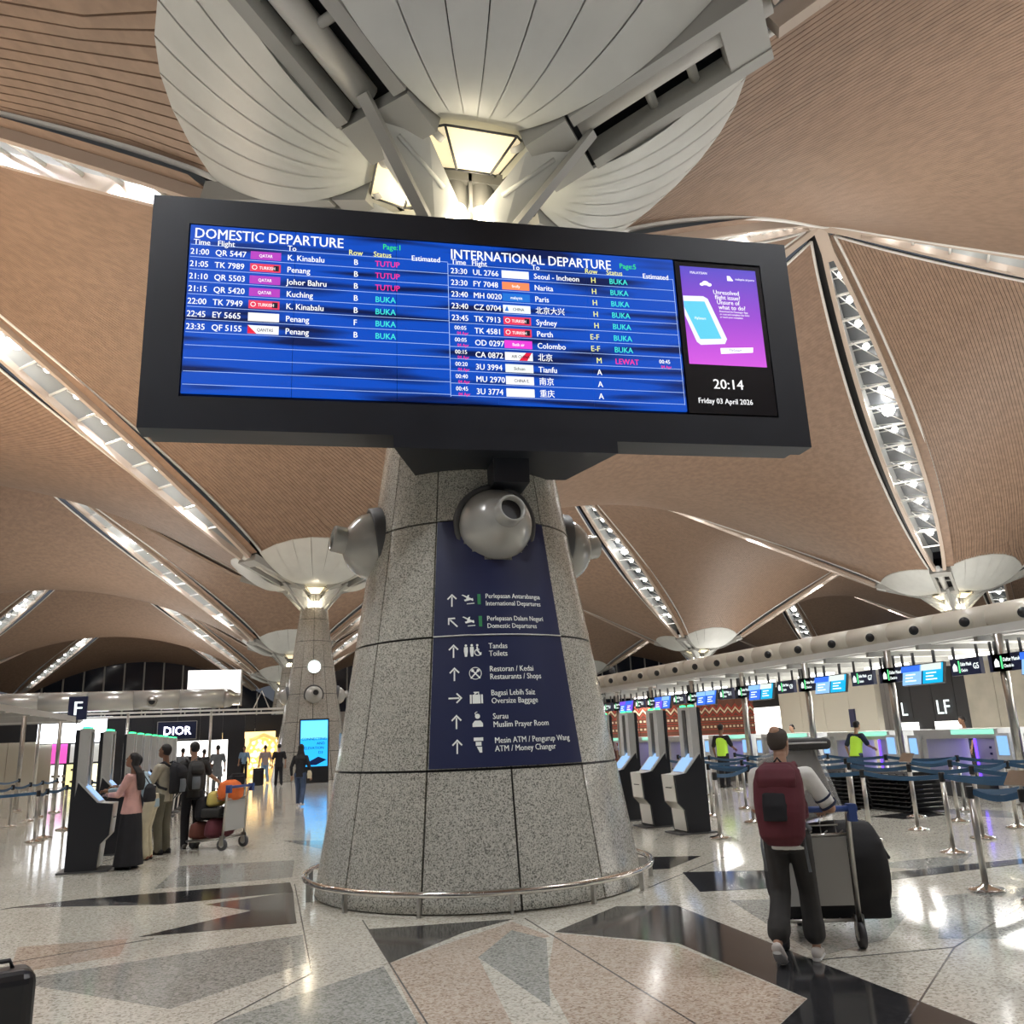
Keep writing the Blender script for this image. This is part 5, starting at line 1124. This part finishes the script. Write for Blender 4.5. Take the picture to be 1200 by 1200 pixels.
tu, up, K = person('man in black vest and trousers with his arm out to the piled trolley', -3.72, 6.35, R(15), dict(head=(.35, 0), ra=((.30, .10, 1.18), (.52, .22, 1.02)), la=((-.24, .05, 1.12), (-.2, .25, 1.05)), curl=.6), C_['charcoal'], C_['black'], mat('shoe_grey', (.1, .09, .08), .5), 'tan', 1.76, hair='short', sleeve=.45, vox=.011)
backpack(tu, up, C_['charcoal'], C_['grey'])
# tunic hem of the leaning person
t2 = (-2.98, 5.75)
TZ2 = R(54)
trolley('silver luggage trolley piled with bags beside the group at the left kiosks', t2[0], t2[1], TZ2)
def t2l(u, v, z=0): return (t2[0]+u*cos(TZ2)-v*sin(TZ2), t2[1]+u*sin(TZ2)+v*cos(TZ2), z)
def sack(name, label, loc, rz, rx, ry, rz_, m_, mouth=None):
    t = thing(name, label, 'bag', loc, rz); c = MB(); loft(c, [((0, 0, .0), rx*.7, ry*.7, XA, YA), ((0, 0, .15*rz_), rx, ry, XA, YA), ((.02, 0, .5*rz_), rx*1.02, ry, XA, YA), ((0, .01, .85*rz_), rx*.8, ry*.75, XA, YA), ((0, 0, rz_), rx*.4, ry*.35, XA, YA)], 18); me = voxel(c, .016, 4); me.materials.clear(); me.materials.append(m_); obj('body', me, t)
    MB().tube([(-rx*.3, 0, rz_*.93), (-rx*.15, 0, rz_*1.15), (rx*.15, 0, rz_*1.15), (rx*.3, 0, rz_*.93)], .01, 6).build('handle', C_['black'], t); return t
sack('travel_bag', 'dark maroon travel bag at the bottom of the left trolley pile', t2l(0, .30, .19), TZ2, .30, .22, .34, C_['maroon'])
sack('travel_bag', 'reddish brown round bag at the front of the left trolley', t2l(0, .70, .17), TZ2, .22, .18, .28, mat_c('cloth_rust', (.14, .04, .025)))
soft_case('suitcase', 'flat dark grey case across the middle of the left trolley pile', 'suitcase', t2l(0, .32, .52), TZ2, (.5, .4, .16), C_['charcoal'], bev=.04)
sack('travel_bag', 'black bag at the far end of the left trolley pile', t2l(0, .62, .47), TZ2, .2, .16, .40, C_['black'])
sack('travel_bag', 'bright orange bag hanging over the handle of the left trolley', t2l(0, .10, .80), TZ2, .26, .20, .34, mat_c('cloth_orange', (.75, .16, .03)))
sack('travel_bag', 'yellow bag beside the orange bag on the left trolley', t2l(0, .40, .70), TZ2, .18, .15, .26, mat_c('cloth_yellow', (.66, .55, .16)))
# walkers further off
W1 = dict(ll=((-.09, .10, .50), (-.1, .16, .085)), rl=((.09, .0, .49), (.1, -.18, .12)))
q, up, K = person('woman with black headscarf and black top carrying a beige bag beside the central column', -1.42, 15.5, R(-20), W1, C_['black'], C_['jeans'], SHW, 'tan', 1.66, hair='hijab', female=True, sleeve=.95)
c = MB(); loft(c, [((.27, .0, .78), .05, .13, XA, YA), ((.27, 0, .9), .06, .15, XA, YA), ((.27, 0, 1.0), .04, .1, XA, YA)]); c.build('shoulder_bag', C_['cream'], q); MB().tube([(.27, 0, 1.0), (.2, -.02, 1.3), (.1, 0, 1.42)], .01, 5).build('bag_strap', C_['cream'], q)
person('man dressed in black walking away in front of the clock column', -1.7, 29.6, R(5), W1, C_['black'], C_['black'], SHB, 'tan', 1.72, sleeve=.5)
q, up, K = person('person in checked shirt and pale jeans walking towards the gold display', -2.25, 34, R(15), W1, C_['plaid'], C_['skyb'], SHW, 'tan', 1.70)
q, up, K = person('person in grey tunic seen from behind near the boutique', -4.15, 27.0, R(10), W1, C_['grey'], C_['grey'], SHB, 'brown', 1.76, hem=-.35)
person('person in black leaning beside the one in the grey tunic', -4.75, 27.6, R(-20), dict(lean=.15), C_['charcoal'], C_['black'], SHB, 'brown', 1.64)
person('man in grey-blue shirt walking by the boutique windows', -5.6, 28.5, R(-15), W1, C_['grey'], C_['jeans'], SHB, 'brown', 1.70)
person('person in dark jacket beside the man in grey-blue shirt', -5.25, 29.4, R(20), W1, C_['black'], C_['black'], SHB, 'tan', 1.68)
person('person in pale shirt at the boutique display, farthest left of the walkers', -7.1, 34, R(0), {}, C_['skyb'], C_['navy'], SHB, 'brown', 1.65)
person('man in pale blue shirt in front of the gold display', -3.3, 40, R(170), {}, C_['skyb'], C_['black'], SHB, 'tan', 1.7)
for (x, y, l) in ((-2.55, 31.5, 'dark suitcase standing behind the man in black'), (-3.3, 24.5, 'dark suitcase behind the person in grey tunic')):
    soft_case('suitcase', l, 'suitcase', (x, y, 0), .3, (.45, .28, .75), C_['black'])
# staff and passengers on the right
def vest(t, up, front=True):
    c = MB(); loft(c, [(up((0, 0, -.06)), .178, .137, XA, YA), (up((0, 0, .16)), .165, .135, XA, YA), (up((0, .01, .34)), .182, .138, XA, YA), (up((0, 0, .43)), .17, .11, XA, YA), (up((0, 0, .47)), .10, .09, XA, YA)], 16)
    me = voxel(c, .016, 2); me.materials.clear(); me.materials.append(mat('vest_yellow', (.55, .9, .08), .6, emit=(.5, .9, .05), es=.12)); v = obj('safety_vest', me, t)
    return v
q, up, K = person('staff member in a yellow safety vest over black, at the counter behind the kiosks', 10.5, 12.6, R(-60), dict(ra=((.25, .12, 1.12), (.2, .35, 1.05))), C_['black'], C_['black'], SHB, 'brown', 1.74); vest(q, up)
q, up, K = person('staff member in a yellow safety vest bending at a middle bag drop counter', 12.05, 8.6, R(-80), dict(lean=.2, ra=((.25, .2, 1.12), (.2, .42, 1.05))), C_['navy'], C_['jeans'], SHB, 'tan', 1.68); vest(q, up)
for i, (x, y, c1, c2, f_, l, hr) in enumerate([(16.5, 4.6, 'navy', 'black', 90, 'person with dark hair and navy top behind the nearest counter', 'short'), (16.8, 3.6, 'black', 'black', 80, 'person in black behind the nearest counter, second from the stone wall edge', 'short'), (17, 2.5, 'black', 'navy', 100, 'person in black behind the counter at the right edge', 'bun'),
        (8.2, 17.5, 'white', 'jeans', 120, 'man in white shirt in the queue behind the kiosk towers', 'short'), (9.4, 18.6, 'plaid', 'navy', 160, 'person in checked shirt queueing before the batik wall', 'short'), (10.4, 19.5, 'white', 'black', 60, 'woman in white top queueing before the batik wall', 'long'), (7.3, 20.5, 'khaki', 'black', 40, 'woman in khaki top near the central column before the batik wall', 'long'), (6.9, 18, 'beige', 'navy', -30, 'person in beige shirt seen just right of the central column', 'short'), (11.4, 21, 'charcoal', 'black', 90, 'man in charcoal shirt beside the batik wall', 'short'),
        (15.2, 16, 'white', 'black', 100, 'person in white shirt behind the far counters', 'bun'), (16.2, 9.3, 'navy', 'black', 80, 'person behind the middle counters in navy', 'short')]):
    person(l, x, y, R(f_), W1 if i % 2 else {}, C_[c1], C_[c2], SHB, ('tan', 'brown', 'fair')[i % 3], 1.62+.03*(i % 4), hair=hr, female=hr != 'short')
t = thing('blue_chair', 'blue upholstered high-back chair in the queue behind the kiosks', 'chair', (6.9, 13.6, 0), R(30))
MB().box((0, 0, .45), (.5, .48, .1)).build('seat', mat_c('cloth_chair', (.03, .08, .3)), t); o = MB().box((0, .23, .85), (.5, .08, .7)).build('backrest', mat_c('cloth_chair', (.03, .08, .3)), t)
for sx in (-.21, .21):
    for sy in (-.2, .2): MB().tube([(sx, sy, 0), (sx, sy, .42)], .016, 6).build('leg', STL, t)
